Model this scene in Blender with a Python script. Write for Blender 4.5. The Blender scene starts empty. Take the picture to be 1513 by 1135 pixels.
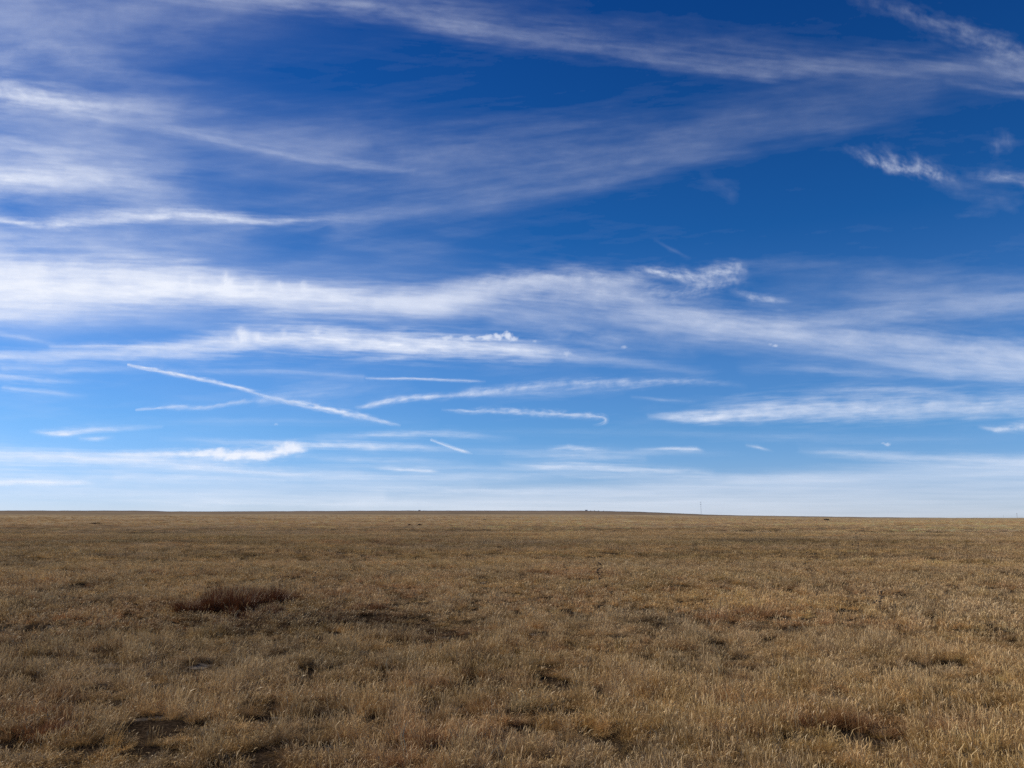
import bpy, bmesh, math, random
import numpy as np
from mathutils import Vector, Matrix

# ------------------------------------------------------------------ camera
C = bpy.context.scene.collection
SC = bpy.context.scene
EYE = 2.4                                     # the photographer stands a little above the field
IW, IH, FPX = 1513.0, 1135.0, 1137.0          # photograph size and focal length in its pixels
HORIZON = 766.0                               # row of the true level line
PITCH = math.atan((HORIZON - IH / 2) / FPX)
cam_d = bpy.data.cameras.new("camera")
cam = bpy.data.objects.new("camera", cam_d)
C.objects.link(cam)
cam_d.sensor_width = 36.0
cam_d.lens = 36.0 * FPX / IW
cam_d.clip_start = 0.05
cam_d.clip_end = 2.0e6
cam.location = (0, 0, EYE)
cam.rotation_euler = (math.pi / 2 + PITCH, 0, 0)
SC.camera = cam

# ------------------------------------------------------------------ sky, sun, exposure
SUN_AZ = math.radians(-72)        # to the left of the view direction (+Y)
SUN_EL = math.radians(33)
world = bpy.data.worlds.new("World")
SC.world = world
world.use_nodes = True
wn = world.node_tree.nodes; wl = world.node_tree.links
wn.clear()
sky = wn.new("ShaderNodeTexSky")
sky.sky_type = 'NISHITA'
sky.sun_disc = False
sky.sun_elevation = SUN_EL
sky.sun_rotation = SUN_AZ
sky.altitude = 1500
sky.air_density = 1.0
sky.dust_density = 0.0
sky.ozone_density = 2.0
# the deep saturated blue of dry high-plains air: the model's red and green are damped with height
wtc = wn.new("ShaderNodeTexCoord"); wsx = wn.new("ShaderNodeSeparateXYZ")
air = wn.new("ShaderNodeValToRGB")
_st = [(0.0, (.66, .80, 1.30)), (.03, (.66, .82, 1.30)), (.07, (.56, .84, 1.30)), (.11, (.46, .84, 1.28)), (.19, (.42, .84, 1.33)), (.35, (.12, .60, 1.16)), (.6, (.05, .42, 1.02)), (1.0, (.05, .40, .9))]
while len(air.color_ramp.elements) < len(_st): air.color_ramp.elements.new(0.5)
for _e, (_p, _c) in zip(air.color_ramp.elements, _st):
    _e.position = _p; _e.color = (_c[0] / 1.4, _c[1] / 1.4, _c[2] / 1.4, 1)
hs = wn.new("ShaderNodeMix"); hs.data_type = 'RGBA'; hs.blend_type = 'MULTIPLY'; hs.inputs[0].default_value = 1.0
bg = wn.new("ShaderNodeBackground")
bg.inputs['Strength'].default_value = 0.093
wo = wn.new("ShaderNodeOutputWorld")
wl.new(wtc.outputs['Generated'], wsx.inputs[0]); wl.new(wsx.outputs['Z'], air.inputs[0])
wl.new(sky.outputs[0], hs.inputs[6]); wl.new(air.outputs[0], hs.inputs[7])
wl.new(hs.outputs[2], bg.inputs['Color'])
wl.new(bg.outputs[0], wo.inputs['Surface'])

sd = bpy.data.lights.new("sun", 'SUN')
sd.energy = 4.6
sd.angle = math.radians(0.5)
sd.color = (1.0, 0.945, 0.87)
sun = bpy.data.objects.new("sun", sd)
C.objects.link(sun)
to_sun = Vector((math.sin(SUN_AZ) * math.cos(SUN_EL), math.cos(SUN_AZ) * math.cos(SUN_EL), math.sin(SUN_EL)))
sun.rotation_euler = to_sun.to_track_quat('Z', 'Y').to_euler()

SC.view_settings.view_transform = 'Standard'
SC.view_settings.look = 'None'
SC.view_settings.gamma = 1.0
SC.view_settings.exposure = 0.36
SC.view_settings.use_curve_mapping = False
SC.cycles.use_denoising = False
SC.cycles.adaptive_threshold = 0.01

# ------------------------------------------------------------------ helpers
def tag(o, label=None, cat=None, group=None, kind=None):
    if label: o['label'] = label
    if cat: o['category'] = cat
    if group: o['group'] = group
    if kind: o['kind'] = kind
    return o

def mesh_obj(name, verts, faces, mats=(), parent=None, link=True, smooth=False):
    me = bpy.data.meshes.new(name)
    me.from_pydata([tuple(v) for v in verts], [], [tuple(f) for f in faces])
    for m in mats: me.materials.append(m)
    if smooth: me.polygons.foreach_set('use_smooth', [True] * len(me.polygons))
    me.update()
    o = bpy.data.objects.new(name, me)
    if link: C.objects.link(o)
    if parent: o.parent = parent
    return o

def quad_mesh(name, verts, quads, attrs=None, smooth=False):
    """fast mesh from numpy arrays; attrs = {name: (type, array)} on points"""
    me = bpy.data.meshes.new(name)
    nv, nq = len(verts), len(quads)
    me.vertices.add(nv)
    me.vertices.foreach_set('co', np.ascontiguousarray(verts, np.float32).ravel())
    me.loops.add(nq * 4)
    me.loops.foreach_set('vertex_index', np.ascontiguousarray(quads, np.int32).ravel())
    me.polygons.add(nq)
    me.polygons.foreach_set('loop_start', np.arange(nq, dtype=np.int32) * 4)
    me.polygons.foreach_set('loop_total', np.full(nq, 4, np.int32))
    if smooth: me.polygons.foreach_set('use_smooth', np.ones(nq, bool))
    for k, (t, a) in (attrs or {}).items():
        at = me.attributes.new(k, t, 'POINT')
        at.data.foreach_set({'FLOAT': 'value', 'FLOAT_COLOR': 'color', 'FLOAT_VECTOR': 'vector', 'INT': 'value'}[t],
                            np.ascontiguousarray(a, np.int32 if t == 'INT' else np.float32).ravel())
    me.update(calc_edges=True)
    return me

_rng = np.random.default_rng(7)
_perm = _rng.permutation(4096).astype(np.int64)
_ang = _rng.random(4096) * 2 * np.pi
_gx, _gy = np.cos(_ang), np.sin(_ang)
def pn(x, y, seed=0):
    """2-D gradient noise, about -1..1"""
    x = np.asarray(x, float) + seed * 17.31; y = np.asarray(y, float) - seed * 9.77
    xi = np.floor(x).astype(np.int64); yi = np.floor(y).astype(np.int64)
    xf = x - xi; yf = y - yi
    u = xf * xf * xf * (xf * (xf * 6 - 15) + 10); v = yf * yf * yf * (yf * (yf * 6 - 15) + 10)
    def g(a, b, dx, dy):
        h = _perm[(_perm[a & 4095] + b) & 4095]
        return _gx[h] * dx + _gy[h] * dy
    n00 = g(xi, yi, xf, yf); n10 = g(xi + 1, yi, xf - 1, yf)
    n01 = g(xi, yi + 1, xf, yf - 1); n11 = g(xi + 1, yi + 1, xf - 1, yf - 1)
    return ((n00 * (1 - u) + n10 * u) * (1 - v) + (n01 * (1 - u) + n11 * u) * v) * 1.5
def fbm(x, y, o=4, seed=0, gain=0.5, lac=2.03):
    s = 0; a = 1; t = 0
    for k in range(o):
        s = s + a * pn(x, y, seed + k * 3.7); t += a; a *= gain; x = x * lac; y = y * lac
    return s / t
def sm(a, b, x):
    t = np.clip((x - a) / (b - a), 0, 1)
    return t * t * (3 - 2 * t)

cp, sp = math.cos(PITCH), math.sin(PITCH)
def ray(px, py):
    """view direction of a photograph pixel"""
    u = (px - IW / 2) / FPX; v = (IH / 2 - py) / FPX
    d = np.array([u, cp - v * sp, sp + v * cp])
    return d / np.linalg.norm(d)

# ------------------------------------------------------------------ terrain
# skyline of the far rise (azimuth as photo column, height as photo row) and of the nearer crest
SKY_X = [-900, 0, 200, 250, 300, 420, 600, 860, 900, 950, 1000, 1040, 1100, 1200, 1300, 1400, 1513, 2400]
SKY_Y = [756, 755.2, 755.2, 756.3, 756.4, 755.9, 755.2, 755.3, 755.9, 757.0, 758.9, 760.6, 762.0, 763.3, 764.6, 765.3, 765.4, 765.6]
NEAR_X = [-900, 0, 400, 860, 1000, 1100, 1200, 1300, 2400]
NEAR_Y = [760.8, 760.8, 760.6, 760.9, 762.0, 763.2, 764.4, 765.5, 765.9]
def relief(x, y):
    x = np.asarray(x, float); y = np.asarray(y, float)
    r = np.hypot(x, y) + 1e-6
    az = np.arctan2(x, y)
    azc = np.clip(az, -1.2, 1.2)
    col = IW / 2 + FPX / cp * np.tan(azc)      # photo column on the horizon
    k = FPX * np.cos(azc)**-1 / 1.0
    e_far = (HORIZON - np.interp(col, SKY_X, SKY_Y)) / k
    e_near = (HORIZON - np.interp(col, NEAR_X, NEAR_Y)) / k
    zA = EYE + 3000 * e_far + 4.5e6 * 2 / 2 / 6.37e6
    zB = EYE + 900 * e_near
    back = 1 - sm(2.0, 2.6, np.abs(az))
    zB = zB * back; zA = zA * back
    z = zB * sm(160, 900, r)
    z = z + (zA - zB) * sm(1500, 3000, r) - 1.2 * np.exp(-((r - 1350) / 260)**2) * back
    z = z - (zA * 0.6) * sm(3200, 7000, r)
    z = z - r * r / (2 * 6.37e6)
    # rolling ground
    a1 = 0.16 * sm(8, 40, r)
    z = z + a1 * pn(x / 17, y / 17, 3) + 0.25 * sm(60, 200, r) * pn(x / 70, y / 70, 5)
    z = z + (0.07 * fbm(x / 1.9, y / 1.9, 2, 11) + 0.06 * fbm(x / .55, y / .55, 1, 12) * (1 - sm(25, 60, r))) * (1 - sm(120, 260, r))
    z = z + 0.5 * sm(1800, 2600, r) * (pn(az * 60, az * 0, 8) + .6 * pn(az * 190, az * 0, 9))
    return z
Z0 = float(relief(0.0, 0.0))
def ground_z(x, y):
    return relief(x, y) - Z0 * np.exp(-np.hypot(x, y) / 5)
def ground_at(px, py, rmax=6000):
    """point of the terrain seen at a photograph pixel"""
    d = ray(px, py)
    t = np.concatenate([np.linspace(3, 200, 4000), np.geomspace(200, rmax, 6000)])
    X = d[0] * t; Y = d[1] * t; Zr = EYE + d[2] * t
    below = np.nonzero(Zr < ground_z(X, Y))[0]
    i = below[0] if len(below) else len(t) - 1
    return Vector((X[i], Y[i], float(ground_z(X[i], Y[i]))))
def at_dist(px, dist):
    d = ray(px, HORIZON); h = math.hypot(d[0], d[1])
    x, y = d[0] / h * dist, d[1] / h * dist
    return Vector((x, y, float(ground_z(x, y))))

# ------------------------------------------------------------------ materials
def new_mat(name):
    m = bpy.data.materials.new(name); m.use_nodes = True
    m.node_tree.nodes.clear()
    return m, m.node_tree.nodes, m.node_tree.links
def simple_mat(name, col, rough=0.8, metal=0.0, vary=0.25, scale=8.0):
    m, n, l = new_mat(name)
    out = n.new("ShaderNodeOutputMaterial"); p = n.new("ShaderNodeBsdfPrincipled")
    tc = n.new("ShaderNodeTexCoord"); nz = n.new("ShaderNodeTexNoise"); nz.inputs['Scale'].default_value = scale
    nz.inputs['Detail'].default_value = 4
    mr = n.new("ShaderNodeMapRange"); mr.inputs[3].default_value = 1 - vary; mr.inputs[4].default_value = 1 + vary
    vm = n.new("ShaderNodeVectorMath"); vm.operation = 'SCALE'; vm.inputs[0].default_value = col
    l.new(tc.outputs['Object'], nz.inputs['Vector']); l.new(nz.outputs[0], mr.inputs[0])
    l.new(mr.outputs[0], vm.inputs['Scale']); l.new(vm.outputs[0], p.inputs['Base Color'])
    p.inputs['Roughness'].default_value = rough; p.inputs['Metallic'].default_value = metal
    l.new(p.outputs[0], out.inputs[0])
    return m

# ------------------------------------------------------------------ ground sheet
def build_ground():
    rr = np.concatenate([[0.0], np.arange(0.5, 30, 0.25), np.geomspace(30, 600, 330), np.geomspace(606, 12000, 300)])
    na = 720
    # finer azimuth steps in front
    t = np.linspace(-1, 1, na, endpoint=False)
    az = np.sign(t) * np.where(np.abs(t) < 0.8, np.abs(t) / 0.8 * 0.9, 0.9 + (np.abs(t) - 0.8) / 0.2 * (math.pi - 0.9))
    R, A = np.meshgrid(rr, az, indexing='ij')
    X = R * np.sin(A); Y = R * np.cos(A)
    Z = ground_z(X, Y)
    V = np.stack([X, Y, Z], -1).reshape(-1, 3)
    i, j = np.meshgrid(np.arange(len(rr) - 1), np.arange(na), indexing='ij')
    j2 = (j + 1) % na
    Q = np.stack([i * na + j, i * na + j2, (i + 1) * na + j2, (i + 1) * na + j], -1).reshape(-1, 4)
    cover = sm(110, 330, R).reshape(-1)        # where the sward closes and blades are no longer built one by one
    away = (sm(1300, 1900, R) * (0.55 + 0.6 * sm(2350, 2750, R))).reshape(-1)   # haze on the far rise is put into its greyer ground colour
    me = quad_mesh("ground", V, Q, {"sward": ('FLOAT', cover), "rise": ('FLOAT', away)}, smooth=True)
    o = bpy.data.objects.new("ground", me); C.objects.link(o)
    tag(o, "wide flat prairie ground under dry grass reaching the horizon", None, None, 'structure')
    m, n, l = new_mat("prairie_ground")
    out = n.new("ShaderNodeOutputMaterial"); d = n.new("ShaderNodeBsdfDiffuse")
    tc = n.new("ShaderNodeTexCoord")
    def noise(scale, detail=4, rough=0.55, stretch=(1, 1, 1)):
        mp = n.new("ShaderNodeMapping"); mp.inputs['Scale'].default_value = stretch
        l.new(tc.outputs['Object'], mp.inputs[0])
        z = n.new("ShaderNodeTexNoise"); z.inputs['Scale'].default_value = scale
        z.inputs['Detail'].default_value = detail; z.inputs['Roughness'].default_value = rough
        l.new(mp.outputs[0], z.inputs['Vector']); return z.outputs[0]
    def ramp(src, stops):
        r = n.new("ShaderNodeValToRGB"); e = r.color_ramp.elements
        while len(e) < len(stops): e.new(0.5)
        for q, (p, c) in zip(e, stops): q.position = p; q.color = (*c, 1)
        l.new(src, r.inputs[0]); return r.outputs[0]
    def mix(f, a, b, mode='MIX'):
        x = n.new("ShaderNodeMix"); x.data_type = 'RGBA'; x.blend_type = mode
        if isinstance(f, float): x.inputs[0].default_value = f
        else: l.new(f, x.inputs[0])
        for s, v in ((6, a), (7, b)):
            if isinstance(v, tuple): x.inputs[s].default_value = (*v, 1)
            else: l.new(v, x.inputs[s])
        return x.outputs[2]
    # litter and soil under the grass
    soil = ramp(noise(28, 8, 0.8), [(0.38, (0.008, 0.005, 0.003)), (0.52, (0.024, 0.016, 0.010)), (0.64, (0.07, 0.048, 0.03)), (0.78, (0.18, 0.13, 0.08))])
    pale = ramp(noise(1.3, 5), [(0.62, (0, 0, 0)), (0.72, (1, 1, 1))])
    soil = mix(pale, soil, (0.2, 0.165, 0.125))
    # closed sward far away
    FAR = build_ground.far
    c1 = ramp(noise(0.02, 6, 0.6), [(0.3, FAR[0]), (0.5, FAR[1]), (0.7, FAR[2])])
    c2 = ramp(noise(0.005, 6, 0.65, (1, 1.6, 1)), [(0.35, (0.72, 0.7, 0.72)), (0.5, (1, 1, 1)), (0.68, (1.12, 1.1, 1.02))])
    c3 = ramp(noise(0.25, 6, 0.7), [(0.3, (0.62, 0.6, 0.56)), (0.5, (1, 1, 1)), (0.7, (1.2, 1.2, 1.15))])
    c4 = ramp(noise(0.06, 3, 0.6), [(0.26, (0.45, 0.42, 0.4)), (0.4, (1, 1, 1))])
    far = mix(1.0, mix(1.0, mix(1.0, c1, c2, 'MULTIPLY'), c3, 'MULTIPLY'), c4, 'MULTIPLY')
    ar = n.new("ShaderNodeAttribute"); ar.attribute_name = "rise"
    rise = ramp(noise(0.0016, 5, 0.6, (1, 2.5, 1)), [(0.35, (0.075, 0.062, 0.055)), (0.6, (0.14, 0.105, 0.085))])
    far = mix(ar.outputs['Fac'], far, rise)
    at = n.new("ShaderNodeAttribute"); at.attribute_name = "sward"
    col = mix(at.outputs['Fac'], soil, far)
    l.new(col, d.inputs['Color'])
    bp = n.new("ShaderNodeBump"); bp.inputs['Strength'].default_value = 0.5; bp.inputs['Distance'].default_value = 0.25
    l.new(noise(0.9, 6, 0.7), bp.inputs['Height']); l.new(bp.outputs[0], d.inputs['Normal'])
    l.new(d.outputs[0], out.inputs[0])
    me.materials.append(m)
    return o
build_ground.far = [(0.22, 0.155, 0.09), (0.275, 0.204, 0.121), (0.315, 0.241, 0.147)]
build_ground()

# ------------------------------------------------------------------ clouds
RE = 6.371e6
def shell(az, el, alt):
    """point where a view ray meets the height ALT above the curved earth"""
    s = np.sin(el)
    d = -RE * s + np.sqrt((RE * s)**2 + 2 * RE * alt + alt * alt)
    return np.stack([d * np.cos(el) * np.sin(az), d * np.cos(el) * np.cos(az), EYE + d * s], -1)
def azel_to_px(az, el):
    x = np.cos(el) * np.sin(az); y = np.cos(el) * np.cos(az); z = np.sin(el)
    f = np.maximum(y * cp + z * sp, 0.05); up = -y * sp + z * cp
    return IW / 2 + FPX * x / f, IH / 2 - FPX * up / f

def cloud_mat(name, alb=0.95, fine=0.0):
    m, n, l = new_mat(name)
    out = n.new("ShaderNodeOutputMaterial")
    tr = n.new("ShaderNodeBsdfTransparent")
    tl = n.new("ShaderNodeBsdfTranslucent"); df = n.new("ShaderNodeBsdfDiffuse")
    tl.inputs[0].default_value = (.96, 1.0, 1.0, 1); df.inputs[0].default_value = (.96, 1.0, 1.0, 1)
    mx = n.new("ShaderNodeMixShader"); mx.inputs[0].default_value = 0.15
    l.new(tl.outputs[0], mx.inputs[1]); l.new(df.outputs[0], mx.inputs[2])
    at = n.new("ShaderNodeAttribute"); at.attribute_name = "ice"
    a = n.new("ShaderNodeMixShader")
    l.new(at.outputs['Fac'], a.inputs[0]); l.new(tr.outputs[0], a.inputs[1]); l.new(mx.outputs[0], a.inputs[2])
    l.new(a.outputs[0], out.inputs[0])
    return m
CLOUD = cloud_mat("ice_cloud")

def polydist(X, Y, pts):
    """signed distance across (negative above), parameter along, for a polyline that runs left to right or not"""
    best = np.full(X.shape, 1e9); sg = np.zeros(X.shape); par = np.zeros(X.shape)
    L = [0.0]
    for (a, b) in zip(pts[:-1], pts[1:]): L.append(L[-1] + math.hypot(b[0] - a[0], b[1] - a[1]))
    for k, (a, b) in enumerate(zip(pts[:-1], pts[1:])):
        dx, dy = b[0] - a[0], b[1] - a[1]; ll = dx * dx + dy * dy
        t = ((X - a[0]) * dx + (Y - a[1]) * dy) / ll
        tc = np.clip(t, 0, 1)
        ex = X - a[0] - tc * dx; ey = Y - a[1] - tc * dy
        d = np.hypot(ex, ey)
        s = np.where(dx * ey - dy * ex > 0, 1.0, -1.0) * (1 if dx >= 0 else -1)
        u = d < best
        best = np.where(u, d, best); sg = np.where(u, s, sg); par = np.where(u, L[k] + tc * math.sqrt(ll), par)
    return best * sg, par, L

class Canvas:
    def __init__(s, X, Y):
        s.X, s.Y = X, Y
        s.D = np.zeros(X.shape)
        # shared warps
        s.wx = 26 * fbm(X / 170, Y / 60, 3, 21); s.wy = 9 * fbm(X / 150, Y / 45, 4, 31) + 2.5 * fbm(X / 40, Y / 14, 3, 33)
    def add(s, a):
        s.D = 1 - (1 - s.D) * (1 - np.clip(a, 0, 1))
    def stroke(s, pts, op, wt, wb, seed=0, fib=0.6, fl=(90, 7), tilt=0.0, warp=1.0, power=1.0, curl=0.0):
        """a streak: pts centre line, op opacities, wt / wb soft widths above and below"""
        P = np.array(pts, float)
        n = len(pts)
        op = np.array(op if isinstance(op, (list, tuple)) else [op] * n, float)
        wt = np.array(wt if isinstance(wt, (list, tuple)) else [wt] * n, float)
        wb = np.array(wb if isinstance(wb, (list, tuple)) else [wb] * n, float)
        m = 4.5 * max(wt.max(), wb.max()) + 30
        rows = np.nonzero((s.Y.min(1) < P[:, 1].max() + m) & (s.Y.max(1) > P[:, 1].min() - m))[0]
        if not len(rows): return
        r = slice(rows[0], rows[-1] + 1)
        X0, Y0 = s.X[r], s.Y[r]
        cols = np.nonzero((X0.min(0) < P[:, 0].max() + m) & (X0.max(0) > P[:, 0].min() - m))[0]
        if not len(cols): return
        c = slice(cols[0], cols[-1] + 1)
        X0, Y0 = s.X[r, c], s.Y[r, c]
        scl = min(1.0, (wt.mean() + wb.mean()) / 24 + 0.1) * warp
        X = X0 + s.wx[r, c] * scl; Y = Y0 + s.wy[r, c] * scl
        d, par, L = polydist(X, Y, pts)
        o = np.interp(par, L, op); t = np.interp(par, L, wt); b = np.interp(par, L, wb)
        f1 = fbm(X0 / fl[0] + Y0 / fl[0] * 0.5, (Y0 - tilt * X0) / fl[1], 5, seed + 40, 0.6)
        f2 = fbm(X0 / (fl[0] * 0.35), (Y0 - (tilt + 0.12) * X0) / (fl[1] * 0.6), 4, seed + 50, 0.6)
        f3 = fbm((X0 + s.wx[r, c]) / (fl[0] * 0.55), (Y0 + s.wy[r, c] - tilt * X0) / (fl[1] * 2.6), 5, seed + 60, 0.6)
        f = f1 * 0.36 + f2 * 0.16 + f3 * 0.55
        w = np.where(d < 0, t, b) * (1 + 0.6 * f1)
        a = np.exp(-np.abs(d / np.maximum(w, 0.3))**(1.7 * power) * 0.85)
        tx = np.clip(1 + fib * f * 1.9, 0.05, 1.6)
        cur = s.D[r, c]
        s.D[r, c] = 1 - (1 - cur) * (1 - np.clip(o * a * tx, 0, 1))
    def puff(s, x, y, rx, ry, o, seed=0):
        m = (np.abs(s.X - x) < rx * 4) & (np.abs(s.Y - y) < ry * 5)
        X, Y = s.X[m], s.Y[m]
        d = np.hypot((X - x) / rx, (Y - y) / ry) + 0.9 * fbm(X / (rx * .9), Y / (ry * 1.1), 4, seed + 70)
        s.D[m] = 1 - (1 - s.D[m]) * (1 - o * (1 - sm(0.3, 1.4, d)))

def paint_sky(cv):
    X, Y = cv.X, cv.Y
    S = cv.stroke
    Xw = X + cv.wx * 2; Yw = Y + cv.wy * 2
    fibre = fbm((X + Y * 0.6) / 210, (Y - 0.10 * X) / 26, 6, 5, 0.58)
    fibre2 = fbm((X - Y) / 320, (Y + 0.16 * X) / 34, 6, 8, 0.58)
    cloudy = fbm(X / 260, Y / 120, 5, 13)
    big = fbm(X / 500, Y / 170, 3, 15)
    # thin milky veil, thicker to the left
    left = 1 - sm(-100, 1000, Xw)
    veil = 0.40 * left * sm(-250, 60, Y + 80) * (1 - 0.55 * np.exp(-((Y - 120) / 55)**2) * sm(150, 500, X)) * (1 - 0.75 * sm(455, 520, Yw)) * np.clip(0.9 + 0.45 * fibre + 0.8 * cloudy, 0.1, 2)
    cv.add(veil * (1 - 0.35 * sm(220, 60, Y)))
    # outside the photograph the sky goes on in the same way
    outside = np.maximum(sm(1560, 1800, X), np.maximum(sm(-60, -300, X), sm(-20, -160, Y)))
    cv.add(outside * np.clip(0.2 + 0.9 * fibre + 0.5 * big, 0, 0.7))
    # top left veil
    S([(-150, 20), (0, 25), (120, 30), (230, 20), (340, 5)], [.35, .36, .3, .28, .2], 60, 45, 1, .4, (120, 20))
    S([(-60, 75), (0, 85), (70, 62), (150, 95), (260, 150)], [.2, .25, .22, .12, .05], 18, 16, 2, .7, (60, 12))
    # long streak across the top
    S([(150, -25), (300, -8), (430, -2), (560, 12), (660, 36), (760, 58), (860, 72), (960, 90), (1060, 104), (1130, 110), (1230, 107), (1320, 105), (1420, 102), (1530, 108), (1700, 125)],
      [.28, .35, .38, .42, .42, .38, .32, .32, .36, .38, .33, .31, .3, .27, .2], [26, 26, 24, 30, 30, 26, 22, 22, 22, 26, 24, 24, 20, 20, 20], [14, 14, 14, 16, 15, 14, 12, 10, 9, 8, 8, 8, 12, 14, 14], 3, .55, (110, 9), .10)
    S([(700, 20), (800, 30), (950, 45), (1100, 70), (1260, 85)], [.12, .14, .15, .16, .1], 30, 26, 4, .7, (120, 16), .1)
    S([(1240, -15), (1310, 12), (1370, 28), (1430, 44), (1480, 66), (1530, 98), (1600, 140)], [.1, .2, .3, .36, .38, .34, .2], [20, 16, 12, 12, 14, 16, 20], [14, 14, 16, 22, 26, 26, 26], 5, .8, (34, 9), .35)
    S([(1400, 122), (1460, 132), (1513, 138), (1620, 142)], [.1, .26, .24, .2], 5, 5, 6, .6, (70, 5), .08)
    # broad middle veils
    S([(250, 195), (420, 215), (560, 222), (720, 232), (880, 225), (1020, 200), (1180, 160), (1330, 130), (1480, 118)], [.12, .2, .25, .26, .24, .22, .2, .2, .12], [45, 45, 45, 45, 50, 50, 45, 35, 30], [30, 30, 35, 50, 50, 45, 40, 35, 30], 7, .5, (150, 16), -.08)
    S([(500, 330), (600, 312), (700, 300), (800, 285), (900, 265), (1000, 240), (1120, 200), (1240, 180), (1350, 160)], [.16, .2, .2, .2, .18, .15, .13, .14, .08], [34, 34, 34, 30, 30, 30, 30, 26, 26], [18, 16, 14, 12, 10, 10, 18, 22, 22], 8, .5, (130, 12), -.16)
    S([(150, 175), (260, 195), (340, 212), (430, 232), (520, 244), (615, 252)], [.2, .24, .26, .26, .26, .1], [14, 10, 9, 8, 7, 4], [8, 7, 6, 5, 4, 3], 9, .5, (80, 6), .16)
    S([(-80, 120), (0, 138), (60, 146), (110, 152), (165, 158), (250, 172)], [.7, .74, .72, .62, .35, .1], [22, 20, 17, 14, 12, 12], [18, 16, 14, 12, 10, 8], 10, .55, (70, 9), .12)
    S([(-100, 205), (0, 215), (120, 232), (260, 250)], [.3, .3, .22, .1], 18, 14, 11, .7, (100, 9), .12)
    S([(-80, 258), (0, 262), (60, 264), (130, 262), (200, 270), (280, 288)], [.6, .66, .6, .5, .35, .12], [16, 14, 12, 14, 14, 12], [12, 11, 10, 10, 10, 10], 12, .6, (80, 7), .05)
    S([(-80, 270), (60, 268), (200, 280), (350, 300)], [.4, .38, .25, .05], 34, 24, 13, .6, (120, 10), .06)
    S([(-80, 324), (0, 326), (60, 331), (120, 326), (180, 320), (250, 318), (330, 322), (400, 327), (450, 326), (520, 322), (620, 312)], [.6, .66, .66, .52, .58, .72, .68, .55, .3, .2, .08], [7, 6, 7, 10, 11, 10, 8, 6, 6, 10, 16], [5, 4, 5, 7, 7, 6, 5, 4, 4, 6, 8], 14, .55, (70, 5), .04)
    S([(-80, 345), (60, 352), (200, 350), (350, 342)], [.3, .3, .22, .08], 16, 22, 15, .6, (100, 9), .02)
    # wisps at the right
    S([(1258, 222), (1285, 236), (1320, 248), (1355, 254), (1385, 262), (1415, 268)], [.1, .42, .46, .4, .34, .1], [8, 11, 12, 13, 9, 5], [5, 6, 7, 7, 6, 4], 16, 1.0, (20, 6), .5)
    S([(1312, 250), (1318, 232), (1308, 212)], [.35, .3, .05], 6, 6, 17, .8, (14, 10), 1)
    S([(1350, 252), (1353, 238), (1342, 228)], [.35, .25, .05], 6, 5, 18, .8, (14, 10), 1)
    S([(1425, 258), (1470, 260), (1500, 262), (1530, 270), (1600, 278)], [.1, .3, .38, .3, .2], [10, 12, 9, 9, 9], 6, 19, .7, (36, 6), .1)
    S([(1470, 215), (1490, 205), (1475, 190)], [.2, .2, .05], 10, 10, 20, .8, (18, 12), .4)
    S([(1380, 262), (1420, 285), (1500, 300)], [.14, .14, .12], 22, 16, 22, .7, (60, 10), .1)
    S([(1390, 320), (1430, 318), (1470, 312)], [.0, .14, .05], 5, 4, 23, .5, (30, 5))
    S([(1050, 268), (1075, 285), (1095, 300)], [.08, .12, .03], 12, 12, 24, .5, (30, 10), .6)
    S([(968, 355), (990, 368), (1018, 381)], [.05, .16, .05], 2.5, 2.5, 25, .3, (30, 5), .5, .4)
    # big white band
    S([(-120, 430), (0, 432), (80, 432), (160, 430), (240, 428), (320, 432), (400, 436), (480, 441), (560, 447), (640, 446), (700, 440)],
      [.95, .95, .93, .92, .92, .9, .82, .78, .68, .6, .5], [44, 42, 40, 36, 31, 26, 22, 20, 19, 22, 24], [30, 29, 27, 24, 20, 19, 19, 19, 19, 20, 22], 26, .36, (130, 10), .03, 1.0, 1.2)
    S([(-120, 400), (0, 402), (120, 402), (240, 408), (330, 414), (430, 420)], [.6, .58, .5, .4, .3, .1], [26, 24, 18, 14, 12, 10], 16, 27, .6, (60, 12), .02)
    S([(-120, 470), (0, 468), (150, 462), (300, 462)], [.4, .35, .2, .05], 12, 14, 29, .6, (110, 7))
    for k, (x, h, o) in enumerate([(283, 22, .32), (336, 30, .5), (343, 18, .4), (380, 16, .22), (415, 18, .25), (450, 17, .25), (345, 24, .3), (300, 14, .2)]):
        S([(x, 428), (x - 3, 428 - h * .5), (x - 1 - (k % 3), 428 - h)], [min(.95, o * 1.8), min(.9, o * 1.5), 0], 4.5, 4.5, 80 + k, .8, (9, 10), .0, .4)
    S([(560, 452), (620, 455), (680, 442), (740, 428), (800, 424), (860, 428), (920, 440), (980, 462), (1050, 480), (1130, 492), (1210, 497), (1300, 502), (1380, 510), (1460, 520), (1540, 530), (1700, 545)],
      [.3, .4, .5, .56, .58, .55, .52, .52, .52, .54, .5, .46, .48, .52, .54, .5], [14, 16, 19, 20, 21, 22, 26, 26, 24, 22, 19, 16, 17, 20, 22, 24], [10, 12, 16, 18, 20, 22, 22, 19, 15, 13, 12, 14, 18, 21, 22, 24], 28, .45, (90, 9), .10, 1, 1.1)
    S([(660, 425), (720, 415), (800, 412), (880, 415), (940, 412)], [.1, .3, .36, .34, .2], [9, 10, 10, 12, 9], 12, 30, .8, (34, 8), .05)
    S([(935, 402), (965, 402), (1000, 408), (1030, 414), (1060, 404), (1095, 396), (1110, 404)], [.2, .45, .5, .46, .42, .36, .05], [6, 7, 8, 10, 10, 7, 4], [5, 6, 7, 8, 8, 8, 4], 31, 1.1, (28, 6), .15)
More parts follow.
